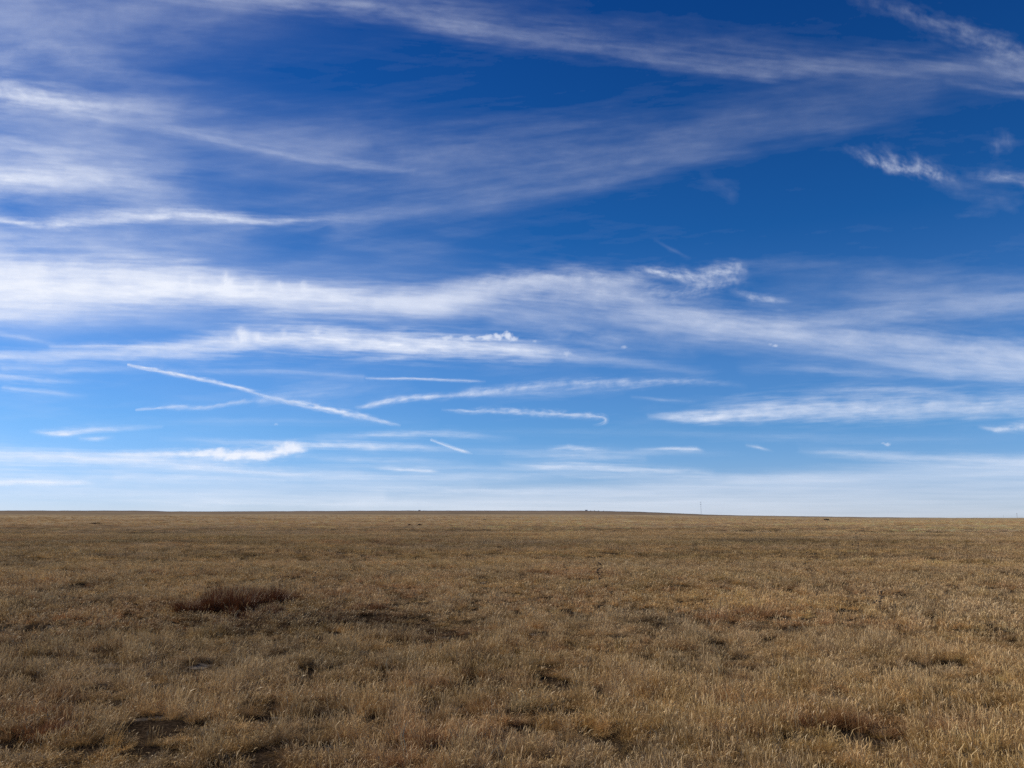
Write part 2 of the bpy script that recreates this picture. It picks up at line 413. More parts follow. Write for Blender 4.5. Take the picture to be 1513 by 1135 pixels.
    S([(960, 430), (1000, 435), (1040, 425), (1080, 412), (1112, 416)], [.2, .3, .3, .36, .05], 9, 8, 32, 1.1, (26, 7), -.1)
    S([(1080, 432), (1110, 440), (1140, 444), (1168, 447)], [.1, .38, .42, .05], [5, 6, 5, 3], [4, 4, 3, 2], 33, .8, (26, 4), .1)
    S([(1060, 395), (1140, 388), (1260, 392)], [.12, .12, .03], 8, 8, 34, .6, (60, 6), -.05)
    S([(1150, 480), (1230, 474), (1310, 468), (1400, 462), (1513, 452), (1640, 446)], [.15, .3, .32, .28, .26, .2], [14, 16, 18, 20, 20, 20], [8, 10, 12, 14, 15, 15], 35, .6, (120, 9), -.06)
    S([(1180, 410), (1300, 405), (1420, 420), (1530, 425)], [.05, .15, .12, .1], 22, 22, 36, .7, (120, 12))
    S([(900, 470), (1000, 500), (1120, 520), (1240, 522), (1380, 545), (1513, 556), (1650, 560)], [.1, .1, .1, .2, .38, .4, .35], [14, 14, 12, 12, 14, 12, 12], [8, 8, 8, 10, 10, 9, 10], 37, .6, (120, 7), .05)
    S([(1100, 545), (1200, 548), (1300, 552), (1400, 556)], [.1, .24, .26, .15], 9, 7, 38, .7, (110, 6), .03)
    S([(480, 452), (620, 456), (760, 458), (900, 470), (1040, 488), (1180, 500)], [.1, .16, .22, .22, .18, .1], 20, 14, 40, .5, (130, 12), .06)
    S([(940, 462), (1100, 500), (1300, 520), (1513, 545), (1650, 555)], [.05, .16, .2, .3, .3], 18, 16, 140, .6, (130, 12), .08)
    S([(1150, 430), (1300, 440), (1420, 445), (1560, 440)], [.05, .2, .2, .2], 24, 20, 141, .6, (130, 12), -.03)
    # second bright band with small turrets
    S([(-100, 535), (0, 530), (80, 524), (160, 521), (240, 520), (300, 512), (360, 505), (430, 502), (500, 504), (570, 508), (640, 511), (700, 513), (760, 518), (820, 522), (880, 530), (960, 543), (1050, 550)],
      [.45, .5, .52, .54, .58, .66, .72, .74, .78, .8, .82, .82, .78, .6, .4, .25, .06], [9, 9, 9, 8, 9, 14, 20, 18, 17, 17, 17, 16, 14, 13, 11, 9, 8], [8, 8, 9, 10, 12, 15, 18, 18, 17, 16, 16, 16, 15, 10, 7, 6, 5], 39, .42, (90, 6), .03, 1, 1.2)
    for k, (x, y, h, o) in enumerate([(356, 502, 22, .5), (362, 500, 16, .4), (345, 505, 12, .3), (380, 500, 12, .3), (420, 495, 10, .25), (470, 492, 8, .25)]):
        S([(x, y), (x - 2, y - h * .6), (x - 4, y - h)], [o * 1.5, o * 1.3, 0], 4, 5, 90 + k, .7, (9, 9), .0, .4)
    for k, (x, y, rx, ry, o) in enumerate([(718, 499, 12, 4, .8), (735, 497, 8, 5, .85), (750, 496, 7, 5.5, .9), (759, 501, 6, 4, .7), (690, 500, 10, 4, .6), (660, 499, 9, 3.5, .5), (922, 513, 5, 2.2, .4), (1146, 511, 5, 1.8, .5), (1138, 509, 3, 1.5, .3), (790, 504, 3, 2, .35), (1311, 657, 5, 2.6, .45), (1305, 655, 3, 1.5, .3), (408, 627, 3, 1.6, .3), (838, 523, 5, 4, .35)]):
        cv.puff(x, y, rx, ry, o, k)
    S([(740, 470), (830, 490), (920, 505), (1020, 515)], [.2, .3, .26, .1], 22, 14, 41, .7, (90, 9), .1)
    S([(0, 494), (35, 499), (80, 508)], [.26, .3, .1], 2.5, 3, 42, .4, (40, 4), .15, .4)
    S([(75, 512), (150, 511), (240, 513), (300, 514)], [.2, .5, .45, .1], 2.5, 2.5, 43, .5, (50, 3), 0, .4)
    S([(0, 545), (100, 545), (240, 545)], [.3, .3, .15], 6, 5, 44, .6, (100, 4))
    S([(-60, 552), (0, 556), (70, 561), (135, 563)], [.4, .4, .3, .05], 4, 6, 45, .7, (60, 4), .05)
    S([(5, 572), (60, 578), (130, 587)], [.3, .38, .05], 2.5, 4, 46, .6, (50, 4), .1)
    S([(380, 592), (430, 586), (500, 580), (600, 572)], [.3, .22, .15, .04], [8, 10, 12, 12], [6, 8, 8, 8], 47, .7, (60, 5), -.1)
    S([(250, 548), (400, 547), (530, 557)], [.2, .22, .2], 4, 5, 48, .6, (80, 4), .03)
    # middle streaks
    S([(530, 602), (560, 597), (610, 588), (660, 586), (710, 580), (760, 574), (830, 568), (900, 567), (980, 563), (1040, 563), (1100, 570)],
      [.2, .62, .6, .42, .5, .5, .42, .4, .36, .26, .05], [3, 4, 4, 4, 6, 5, 5, 5, 4, 4, 4], [2.5, 3, 4, 3, 4, 5, 6, 8, 5, 4, 4], 49, .8, (34, 5), -.13, .6)
    S([(700, 580), (800, 580), (920, 580)], [.15, .22, .05], 5, 6, 51, .7, (70, 4))
    S([(935, 587), (980, 590), (1030, 593)], [.1, .26, .03], 2.5, 2.5, 52, .5, (40, 3), .05)
    S([(955, 614), (990, 616), (1040, 617), (1090, 614), (1150, 611), (1220, 608), (1300, 604), (1400, 602), (1513, 601), (1650, 600)],
      [.2, .6, .66, .64, .62, .6, .52, .5, .5, .4], [3, 8, 14, 17, 19, 21, 21, 21, 21, 20], [2.5, 4, 6, 8, 11, 13, 15, 14, 13, 12], 53, .5, (70, 6), -.05, .8, 1.2)
    S([(1180, 585), (1250, 577), (1330, 576), (1420, 583)], [.05, .32, .3, .1], 3.5, 3.5, 54, .7, (60, 4), -.03)
    S([(1450, 632), (1475, 636), (1513, 634), (1600, 630)], [.2, .5, .46, .4], [3, 4, 9, 10], [2, 3, 4, 6], 55, .7, (36, 4), .1)
    # low cloud streaks near the horizon
    S([(48, 637), (80, 640), (100, 641), (130, 638), (170, 635), (240, 631)], [.1, .6, .75, .5, .35, .1], [3, 5, 6, 5, 4, 3], [2, 3, 3, 3, 3, 2], 56, .5, (40, 3), -.03)
    S([(118, 648), (145, 648), (168, 646)], [.2, .5, .05], 2.5, 2.5, 57, .4, (30, 3))
    S([(140, 670), (200, 672), (260, 671), (310, 671), (350, 673), (390, 672), (420, 668), (440, 664), (455, 664)], [.1, .5, .7, .85, .9, .85, .8, .8, .1], [3, 4, 5, 6, 7, 7, 8, 8, 5], [3, 4, 5, 7, 8, 8, 7, 6, 4], 58, .55, (30, 5), -.05)
    for k, (x, y, rx, ry, o) in enumerate([(300, 669, 13, 5, .7), (322, 668, 14, 7, .8), (345, 675, 13, 6, .7), (365, 671, 14, 6, .6), (386, 676, 14, 5, .6), (415, 664, 10, 6, .6), (430, 662, 11, 8, .8), (445, 665, 8, 4, .5)]):
        cv.puff(x, y, rx, ry, o, 30 + k)
    S([(240, 648), (330, 652), (400, 656), (440, 658), (500, 658), (560, 660), (620, 661), (690, 666)], [.05, .25, .4, .55, .62, .55, .4, .05], 4, 5, 59, .55, (60, 3), .02)
    S([(450, 648), (540, 645), (620, 641), (700, 645), (760, 650)], [.05, .34, .45, .3, .05], 5, 5, 60, .6, (60, 3), .01)
    S([(440, 675), (520, 678), (620, 680), (700, 684)], [.1, .3, .25, .05], 5, 5, 160, .6, (70, 3), .01)
    S([(-60, 674), (0, 674), (90, 676), (170, 681), (250, 688), (330, 692), (420, 697), (500, 700), (580, 704)], [.6, .66, .68, .62, .66, .62, .55, .4, .05], [11, 11, 10, 9, 9, 7, 6, 6, 4], [13, 12, 12, 12, 8, 7, 7, 6, 5], 61, .42, (120, 4), .03)
    S([(100, 672), (200, 673), (320, 676)], [.3, .45, .1], 4, 5, 161, .5, (90, 3), .02)
    S([(-60, 700), (120, 706), (300, 712), (520, 716), (700, 712)], [.3, .3, .28, .25, .1], 10, 10, 162, .5, (120, 4), .02)
    S([(300, 728), (420, 732), (560, 735)], [.1, .2, .25], 8, 8, 163, .4, (120, 4), .02)
    S([(-60, 711), (0, 712), (80, 713), (120, 713), (145, 715)], [.66, .72, .7, .5, .05], 4, 5, 62, .4, (60, 3))
    S([(170, 705), (280, 706), (420, 710)], [.2, .32, .1], 4, 4, 63, .6, (90, 3))
    S([(555, 692), (590, 693), (635, 695), (650, 696)], [.1, .6, .55, .05], 2.2, 2.5, 64, .4, (40, 3))
    S([(810, 664), (840, 661), (870, 664), (900, 666)], [.1, .55, .4, .05], 2.5, 3, 65, .5, (30, 3))
    S([(940, 664), (985, 663), (1030, 664), (1042, 667)], [.1, .6, .6, .05], 2, 3, 66, .4, (40, 3))
    S([(750, 672), (850, 674), (950, 676)], [.1, .35, .15], 4, 4, 67, .6, (60, 3))
    S([(745, 684), (800, 688), (860, 690), (920, 692), (980, 695), (1050, 700)], [.1, .5, .55, .55, .45, .2], [5, 6, 7, 7, 6, 6], [4, 5, 6, 6, 6, 6], 68, .5, (80, 3), .03)
    S([(1103, 658), (1120, 661), (1142, 667)], [.2, .5, .05], 1.8, 2, 69, .3, (20, 3), .2, .4)
    S([(1180, 665), (1240, 670), (1320, 674), (1420, 680), (1560, 684)], [.1, .4, .45, .42, .4], [5, 5, 6, 8, 8], [4, 5, 8, 10, 10], 70, .5, (110, 4), .03)
    # milky layers lying along the horizon
    for k, (x0, x1, y0, w_, o_) in enumerate([(380, 820, 706, 5, .26), (560, 1000, 702, 5, .3), (-80, 420, 728, 8, .28), (120, 760, 742, 7, .34), (480, 900, 724, 6, .34), (640, 1100, 668, 5, .22),
                                              (430, 900, 690, 4, .26), (880, 1300, 706, 6, .3), (200, 640, 622, 5, .12), (1000, 1500, 648, 6, .14), (700, 1200, 640, 5, .1)]):
        S([(x0, y0 - 2), (x0 * .7 + x1 * .3, y0), (x0 * .3 + x1 * .7, y0 + 1), (x1, y0 + 2)], [.02, o_, o_ * .9, .02], w_, w_, 200 + k, .7, (110, 3.5), .01)
    cv.add(0.16 * sm(690, 755, Y) * (1 + 0.8 * fbm(X / 240, Y / 9, 4, 77)))
    # grey white sheet low in the right half
    top = np.interp(X, [380, 520, 700, 900, 1050, 1200, 1400, 1513, 1900], [742, 728, 716, 706, 694, 684, 672, 664, 650]) + 7 * fbm(X / 190, Y / 14, 4, 71) + 3 * fbm(X / 50, Y / 7, 3, 75)
    sheet = sm(0, 26, Y - top) * sm(330, 760, X) * np.clip(0.56 - 0.16 * sm(1000, 1500, X) * sm(690, 750, Y) + 0.3 * fbm(X / 210, Y / 8, 5, 72, .6), 0, .8)
    cv.add(sheet * (0.75 + 0.25 * sm(700, 1200, X)))
    # faint lateral fibres through the open blue, kept weak
    cv.add(np.clip(0.0 + 0.16 * fibre2 + 0.10 * fibre, 0, 0.16) * sm(720, 560, Y) * sm(-200, 100, Y))

def build_clouds():
    az = np.concatenate([np.linspace(-1.25, -0.66, 70, endpoint=False), np.linspace(-0.66, 0.66, 1400, endpoint=False), np.linspace(0.66, 1.25, 70)])
    el = np.concatenate([np.linspace(-0.006, 0.19, 270, endpoint=False), np.linspace(0.19, 0.66, 480, endpoint=False), np.linspace(0.66, 1.15, 60)])
    E, A = np.meshgrid(el, az, indexing='ij')
    X, Y = azel_to_px(A, E)
    cv = Canvas(X, Y)
    paint_sky(cv)
    edge = sm(1.25, 1.0, np.abs(A)) * sm(1.15, 0.95, E)
    D = cv.D * edge
    D = D ** (1.35 + 0.35 * sm(440, 300, Y))
    D = D * (1 - 0.30 * sm(400, 200, Y) * sm(100, 800, X)) * (1 - 0.2 * sm(240, 60, Y))
    D = D * (1 - 0.16 * sm(560, 800, X) * sm(370, 420, Y) * sm(620, 570, Y)) * (1 - 0.34 * sm(700, 1450, X) * sm(660, 720, Y))
    D = np.where(D < 0.006, 0, D)
    V = shell(A, E, 9000.0 + 0 * E)
    ne, na = E.shape
    i, j = np.meshgrid(np.arange(ne - 1), np.arange(na - 1), indexing='ij')
    Q = np.stack([i * na + j, i * na + j + 1, (i + 1) * na + j + 1, (i + 1) * na + j], -1).reshape(-1, 4)
    Df = D.reshape(-1)
    keep = Df[Q].max(1) > 0
    Q = Q[keep]
    used = np.zeros(ne * na, bool); used[Q.ravel()] = True
    idx = np.cumsum(used) - 1
    me = quad_mesh("clouds", V.reshape(-1, 3)[used], idx[Q], {"ice": ('FLOAT', Df[used])}, smooth=True)
    me.materials.append(CLOUD)
    o = bpy.data.objects.new("clouds", me); C.objects.link(o)
    tag(o, "white wispy cirrus streaks and veils across the blue sky", None, None, 'stuff')
build_clouds()

def contrail(pts, wid, op, label, seed, alt=8600.0, rag=0.35, lump=0.5):
    """a vapour trail: its own narrow ribbon of ice cloud, following PTS"""
    P = np.array(pts, float)
    seg = np.hypot(*np.diff(P, axis=0).T); L = np.concatenate([[0], np.cumsum(seg)])
    n = int(L[-1] / 1.2); s = np.linspace(0, L[-1], n)
    cx = np.interp(s, L, P[:, 0]); cy = np.interp(s, L, P[:, 1])
    k = np.ones(15) / 15
    pad = lambda a: np.convolve(np.pad(a, 7, mode='reflect', reflect_type='odd'), k, 'valid')
    cx, cy = pad(cx), pad(cy)
    cy = cy + 1.6 * fbm(s / 70, s * 0, 4, seed)
    tx, ty = np.gradient(cx), np.gradient(cy); q = np.hypot(tx, ty); nx, ny = -ty / q, tx / q
    w = np.interp(s, L, wid) * .8; o = np.interp(s, L, op)
    m = 17; t = np.linspace(-1, 1, m)
    S_, T = np.meshgrid(s, t, indexing='ij')
    W = w[:, None]
    X = cx[:, None] + nx[:, None] * T * W * 1.7; Y = cy[:, None] + ny[:, None] * T * W * 1.7
    f = fbm(S_ / 30 + T * .5, T * 1.1, 4, seed + 5, .55); g = fbm(S_ / 11 + T, T * 3.0, 3, seed + 9, .5)
    edge = np.exp(-(np.abs(T + rag * f) / (0.42 + 0.14 * g))**2)
    D = o[:, None] * edge * np.clip(1 + lump * (f + 0.7 * g) * 1.2, 0.15, 1.5) * sm(1, 0.8, np.abs(T))
    D = 0.86 * np.clip(D, 0, 0.95) ** 1.4
    u = (X - IW / 2) / FPX; v = (IH / 2 - Y) / FPX
    dx, dy, dz = u, cp - v * sp, sp + v * cp
    ln = np.sqrt(dx * dx + dy * dy + dz * dz)
    az = np.arctan2(dx, dy); el = np.arcsin(dz / ln)
    V = shell(az, el, alt)
    i, j = np.meshgrid(np.arange(n - 1), np.arange(m - 1), indexing='ij')
    Q = np.stack([i * m + j, i * m + j + 1, (i + 1) * m + j + 1, (i + 1) * m + j], -1).reshape(-1, 4)
    # origin of the object in the middle of the trail
    c = V.reshape(-1, 3).mean(0)
    me = quad_mesh("contrail", V.reshape(-1, 3) - c, Q, {"ice": ('FLOAT', D.reshape(-1))}, smooth=True)
    me.materials.append(CLOUD)
    ob = bpy.data.objects.new("contrail", me); C.objects.link(ob); ob.location = c
    tag(ob, label, "contrail", "vapour trails low in the sky")
contrail([(188, 540), (225, 546), (260, 553), (300, 561), (340, 570), (375, 579), (405, 589), (440, 596), (480, 604), (530, 614), (565, 622), (592, 629)],
         [3.5, 5, 5, 5, 5, 5, 6, 7, 7, 8, 6, 4], [.7, .85, .85, .75, .78, .6, .5, .75, .8, .72, .6, .2],
         "longest bright white contrail sloping down to the right, crossed by a fainter one", 101)
contrail([(200, 606), (230, 604), (262, 602), (300, 603), (330, 599), (360, 593), (395, 589)], [3, 4, 6, 6, 5, 6, 7], [.5, .55, .45, .4, .42, .4, .15],
         "faint ragged contrail rising rightwards to cross the longest one", 111)
contrail([(540, 559), (580, 560), (640, 561), (690, 563), (718, 564)], [3, 3.4, 3.4, 3.6, 3], [.35, .6, .6, .5, .1],
         "thin level contrail just below the second bright cloud band", 121, rag=.2)
contrail([(636, 650), (650, 655), (666, 661), (684, 667), (699, 671)], [3, 3.2, 4, 4, 2.5], [.6, .75, .7, .75, .2],
         "shortest contrail, low over the middle of the horizon, sloping down right", 131)
contrail([(652, 606), (690, 609), (725, 607), (760, 609), (800, 611), (835, 613), (868, 615), (888, 616), (899, 620), (894, 626), (876, 630)],
         [4, 5, 7, 7, 8, 7, 7, 6, 5, 4, 3], [.15, .45, .55, .55, .5, .5, .5, .6, .6, .45, .1],
         "contrail ending in a small hook at its right end", 141, rag=.5, lump=.7)

# ------------------------------------------------------------------ grass
def tuft_mesh(name, n, rad, h, w, segs=3, lean=(0.1, 0.9), stems=0, stem_h=0.3, stem_w=0.002, seed_len=0.03, seed_w=0.005, seed=0, curl=0.35, even=0.0):
    """one clump of curved blades and seed stems; bc = (along blade, random, seed head)"""
    g = np.random.default_rng(seed)
    r = rad * np.sqrt(g.random(n)) * (0.6 + 0.4 * g.random(n)); th = g.random(n) * 2 * np.pi
    bx, by = r * np.cos(th), r * np.sin(th)
    out = th + g.normal(0, 0.9, n)
    H = h * (0.45 + 0.65 * g.random(n)) * (1 - 0.35 * (r / rad)**2)
    ln = (lean[0] + (lean[1] - lean[0]) * g.random(n)**1.3) * (0.5 + 0.8 * r / rad)
    s = np.linspace(0, 1, segs + 1)[None, :]
    cu = curl * g.normal(0.6, 0.6, n)[:, None]
    hor = H[:, None] * (ln[:, None] * s**1.6)
    z = H[:, None] * (s - cu * s**3 * 0.55 * (0.4 + ln[:, None]))
    side = g.normal(0, 0.10, n)[:, None] * H[:, None] * s**2
    ox, oy = np.cos(out)[:, None], np.sin(out)[:, None]
    px = bx[:, None] + ox * hor - oy * side; py = by[:, None] + oy * hor + ox * side
    wa = out + np.pi / 2 + g.normal(0, 0.8, n)
    W = (w * (0.6 + 0.8 * g.random(n)))[:, None] * (1 - 0.9 * s**1.8)
    wx, wy = np.cos(wa)[:, None] * W, np.sin(wa)[:, None] * W
    V = np.stack([np.stack([px - wx, py - wy, z - 0.01], -1), np.stack([px + wx, py + wy, z - 0.01], -1)], 2)   # n, s, 2, 3
    rnd = 0.5 + (g.random(n) - 0.5) * (1 - even)
    col = np.stack(np.broadcast_arrays(np.broadcast_to(s, (n, segs + 1)), rnd[:, None], np.zeros((n, 1)), np.ones((n, 1))), -1)
    col = np.repeat(col[:, :, None, :], 2, 2)
    V = V.reshape(-1, 3); col = col.reshape(-1, 4)
    i, j = np.meshgrid(np.arange(n), np.arange(segs), indexing='ij')
    b = (i * (segs + 1) + j) * 2
    Q = np.stack([b, b + 1, b + 3, b + 2], -1).reshape(-1, 4)
    if stems:
        ss = 4
        r = rad * 0.8 * np.sqrt(g.random(stems)); th = g.random(stems) * 2 * np.pi
        o = th + g.normal(0, 0.8, stems); H = stem_h * (0.6 + 0.5 * g.random(stems)); ln = 0.05 + 0.45 * g.random(stems)**1.6
        s = np.array([0, .35, .65, .88, 1.0])[None, :]
        hook = seed_len * (0.6 + 0.8 * g.random(stems)); hd = g.random(stems) * 2 * np.pi
        hk = np.array([0, 0, 0, .0, 1.0])[None, :]
        px = (r * np.cos(th))[:, None] + np.cos(o)[:, None] * H[:, None] * ln[:, None] * s**1.5
        py = (r * np.sin(th))[:, None] + np.sin(o)[:, None] * H[:, None] * ln[:, None] * s**1.5
        z = H[:, None] * s * np.array([1, 1, 1, 1, .99])[None, :]
        px = px + hk * (np.cos(hd) * hook)[:, None]; py = py + hk * (np.sin(hd) * hook)[:, None]
        wv = np.array([1, .8, .6, 0.0, 0.0])[None, :] * stem_w + np.array([0, 0, 0, 1.0, 0.55])[None, :] * seed_w
        wa = g.random(stems) * np.pi
        wx, wy = np.cos(wa)[:, None] * wv, np.sin(wa)[:, None] * wv
        V2 = np.stack([np.stack([px - wx, py - wy, z - wv * .3], -1), np.stack([px + wx, py + wy, z + wv * .3], -1)], 2).reshape(-1, 3)
        fl = np.array([0, 0, .3, 1, 1.0])[None, :]
        c2 = np.stack(np.broadcast_arrays(np.broadcast_to(s, (stems, 5)), g.random(stems)[:, None], np.broadcast_to(fl, (stems, 5)), np.ones((stems, 1))), -1)
        c2 = np.repeat(c2[:, :, None, :], 2, 2).reshape(-1, 4)
        i, j = np.meshgrid(np.arange(stems), np.arange(ss), indexing='ij')
        b = (i * (ss + 1) + j) * 2 + len(V)
        Q = np.concatenate([Q, np.stack([b, b + 1, b + 3, b + 2], -1).reshape(-1, 4)])
        V = np.concatenate([V, V2]); col = np.concatenate([col, c2])
    return quad_mesh(name, V, Q, {"bc": ('FLOAT_COLOR', col)})

def grass_mat(name, attr_type='INSTANCER', color=None):
    m, n, l = new_mat(name)
    out = n.new("ShaderNodeOutputMaterial")
    bc = n.new("ShaderNodeAttribute"); bc.attribute_name = "bc"
    sx = n.new("ShaderNodeSeparateXYZ"); l.new(bc.outputs['Vector'], sx.inputs[0])
    def mapr(src, a, b):
        q = n.new("ShaderNodeMapRange"); q.inputs[3].default_value = a; q.inputs[4].default_value = b; l.new(src, q.inputs[0]); return q.outputs[0]
    def math_(op, a, b):
        q = n.new("ShaderNodeMath"); q.operation = op
        for k, v in enumerate((a, b)):
            if isinstance(v, (int, float)): q.inputs[k].default_value = v
            else: l.new(v, q.inputs[k])
        return q.outputs[0]
    if color is None:
        ic = n.new("ShaderNodeAttribute"); ic.attribute_name = "tint"; ic.attribute_type = attr_type
        base = ic.outputs['Color']
    else:
        rg = n.new("ShaderNodeRGB"); rg.outputs[0].default_value = (*color, 1); base = rg.outputs[0]
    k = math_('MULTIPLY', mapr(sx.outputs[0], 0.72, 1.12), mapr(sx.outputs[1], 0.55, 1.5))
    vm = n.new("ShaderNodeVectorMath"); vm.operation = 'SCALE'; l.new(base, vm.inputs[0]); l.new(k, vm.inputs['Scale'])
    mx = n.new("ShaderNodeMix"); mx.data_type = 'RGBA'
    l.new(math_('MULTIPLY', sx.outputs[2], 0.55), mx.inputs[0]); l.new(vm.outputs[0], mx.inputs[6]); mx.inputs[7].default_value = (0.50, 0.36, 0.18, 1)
    d = n.new("ShaderNodeBsdfDiffuse"); t = n.new("ShaderNodeBsdfTranslucent"); g = n.new("ShaderNodeBsdfGlossy")
    g.inputs['Roughness'].default_value = 0.45; g.inputs[0].default_value = (1, .95, .85, 1)
    l.new(mx.outputs[2], d.inputs[0]); l.new(mx.outputs[2], t.inputs[0])
    a = n.new("ShaderNodeMixShader"); a.inputs[0].default_value = 0.28; l.new(d.outputs[0], a.inputs[1]); l.new(t.outputs[0], a.inputs[2])
    b = n.new("ShaderNodeMixShader"); b.inputs[0].default_value = 0.02; l.new(a.outputs[0], b.inputs[1]); l.new(g.outputs[0], b.inputs[2])
    l.new(b.outputs[0], out.inputs[0])
    return m
GRASS = grass_mat("dry_grass")

PAL = np.array([(0.435, 0.262, 0.094),   # straw
                (0.36, 0.240, 0.122),    # grey tan
                (0.320, 0.158, 0.062),   # rust
                (0.285, 0.180, 0.058),   # olive straw
                (0.10, 0.050, 0.022)])   # dark brown
# patches seen in the photograph: column, row, radius in metres, colour, strength, height factor
PATCHES = [(500, 915, 1.3, 4, .75, .9), (590, 935, 1.2, 4, .7, .8), (650, 945, 1.0, 4, .6, .8), (420, 895, 1.2, 4, .9, .8), (330, 915, 1.6, 4, .7, .8), (1010, 895, 2.0, 0, .7, 1), (1080, 890, 1.8, 0, .7, 1), (1480, 1040, .9, 0, .8, 1.1), (880, 1060, .7, 0, .6, .9), (340, 905, .9, 4, .0, .6), (560, 800, 5, 2, .5, 1), (820, 848, 2.2, 2, .6, 1), (600, 880, 1.6, 2, .6, 1), (1090, 915, .8, 2, .9, 1.2),
           (1110, 960, 1.0, 0, .5, 1), (850, 965, .9, 2, .55, 1), (1000, 965, .8, 2, .4, 1), (620, 935, .9, 4, .4, .8), (540, 910, .8, 4, .6, .8),
           (1160, 935, .7, 4, .5, .5), (150, 960, .8, 2, .6, .9), (60, 1060, .7, 2, .7, 1.1), (1220, 1065, .5, 2, .85, 1.15), (1100, 1030, .6, 2, .5, 1),
           (620, 1105, .25, 2, .9, 1.3), (1050, 990, .7, 2, .5, 1), (1300, 890, 2, 0, .4, 1.1), (1440, 900, 2, 1, .5, 1), (470, 850, 2.5, 4, .25, 1),
           (700, 805, 6, 1, .5, 1), (230, 780, 14, 1, .4, 1), (1250, 850, 3, 2, .3, 1), (960, 870, 1.6, 3, .5, .8), (1330, 1000, .7, 1, .6, .8), (950, 1015, .6, 1, .4, 1)]
# bare hollows where the tufts part and shade shows: column, row, half sizes in metres across and away
HOLLOWS = [(1262, 1096, .16, .10), (1185, 1090, .10, .08), (120, 1110, .22, .10), (20, 1108, .12, .07), (752, 1057, .16, .05), (775, 1085, .2, .06), (640, 1118, .10, .07), (885, 1100, .12, .06),
           (1135, 918, .22, .22), (1180, 926, .2, .12), (1155, 932, .2, .1), (612, 913, .12, .12), (632, 920, .16, .12), (592, 953, .24, .12), (690, 990, .16, .12), (590, 993, .2, .1),
           (545, 913, .25, .2), (540, 922, .2, .14), (490, 938, .3, .14), (830, 1022, .1, .08), (588, 1030, .12, .07), (1015, 1047, .14, .06), (1405, 985, .2, .1), (1418, 994, .18, .08), (1330, 1005, .14, .08),
           (700, 1012, .1, .08), (160, 985, .22, .12), (172, 978, .12, .1), (85, 1043, .1, .06), (415, 1068, .16, .08), (280, 1075, .14, .06), (455, 1085, .12, .08), (495, 1105, .16, .08), (1470, 925, .2, .12),
           (230, 1110, .1, .06), (1200, 1120, .1, .05), (960, 1040, .12, .06), (1450, 1120, .16, .08), (1090, 1050, .14, .05), (1205, 1006, .1, .06), (400, 1062, .12, .07), (550, 1062, .1, .05), (170, 1038, .1, .06)]
_pt = [(ground_at(a, b), r * 1.4, c, s, hf) for a, b, r, c, s, hf in PATCHES]
_hl = [(ground_at(a, b), rx * 1.05, ry * 1.15) for a, b, rx, ry in HOLLOWS]

def sward_fields(x, y, g):
    """tint, height factor and closeness of the sward at points"""
    n = len(x)
    f = lambda sc, sd, o=3: fbm(x / sc, y / sc, o, sd)
    wts = np.stack([0.9 + 2.2 * f(5.5, 201), 0.55 + 2.4 * f(7.5, 205), 0.15 + 2.8 * f(4.2, 209), 0.50 + 2.2 * f(9, 213), -0.10 + 2.0 * f(3.2, 217)], -1)
    dist = np.hypot(x, y); calm = 1 - 0.75 * sm(25, 130, dist)
    wts = wts + 1.8 * np.stack([f(38, 221 + 5 * k) for k in range(5)], -1) + 1.6 * np.stack([f(0.9, 321 + 5 * k, 2) for k in range(5)], -1) 
    wts = wts + 0.55 * g.normal(0, 1, (n, 5)) * calm[:, None]
    hf = 0.85 + 0.55 * f(2.6, 241) + 0.9 * f(0.55, 245, 2) + 0.25 * f(12, 249)
    for p, r, c, s, h in _pt:
        q = np.exp(-(((x - p.x)**2 + (y - p.y)**2) / (r * r)) * (1 + 0.8 * f(r * 0.8, 251)))
        wts[:, c] += 2.3 * s * q; hf = hf * (1 + (h - 1) * q)
    e = np.exp(2.0 * (wts - wts.max(1, keepdims=True))); e /= e.sum(1, keepdims=True)
    tint = e @ PAL
    tint *= (1 + 0.16 * g.normal(0, 1, (n, 1)).clip(-2, 2) * calm[:, None]) * (1 + 0.35 * f(16, 261) + 0.45 * f(0.6, 263, 2) + 0.25 * f(60, 265))[:, None]
    tint *= (1 - 0.42 * sm(0.22, 0.42, f(24, 401)) * sm(20, 60, dist))[:, None]
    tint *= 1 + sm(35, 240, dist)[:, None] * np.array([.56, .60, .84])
    tint *= (1 + 0.38 * f(1.7, 411, 2) + 0.3 * f(4.5, 415, 2))[:, None]
    # backlit darkening on the left painted into the tint, lighter to the right
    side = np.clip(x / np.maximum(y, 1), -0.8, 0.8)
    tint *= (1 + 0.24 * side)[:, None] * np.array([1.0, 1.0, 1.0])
    close = 1 - sm(0.24, 0.38, f(0.9, 271, 2)) - sm(0.26, 0.45, f(2.4, 277, 2)) * 0.6 - 1.1 * sm(0.10, 0.20, f(0.42, 273, 2)) * sm(-0.3, 0.15, f(3.5, 275, 2))
    hf = hf * (1 + 0.35 * sm(0.0, 0.16, f(0.9, 271, 2)) * sm(0.22, 0.12, f(0.9, 271, 2)))
    for p, rx, ry in _hl:
        d = np.hypot((x - p.x) / (rx + .07), (y - p.y) / (ry + .06))
        close = np.where(d < 1.0 + 0.12 * g.normal(0, 1, n), -1, close)
        hf = np.where((d < 2.4) & (y < p.y), hf * 0.5, np.where((d < 2.2) & (y > p.y), hf * 1.35, hf))
    return np.clip(tint, 0.012, 0.6), np.clip(hf, 0.3, 1.9), close

def scatter(rng_r, dens, half, g, grow=0.0):
    """random points in a wedge in front of the camera"""
    r0, r1 = rng_r
    n = int(dens * half * (r1 * r1 - r0 * r0))
    r = np.sqrt(r0 * r0 + (r1 * r1 - r0 * r0) * g.random(n)); a = (g.random(n) * 2 - 1) * half
    return r * np.sin(a), r * np.cos(a)

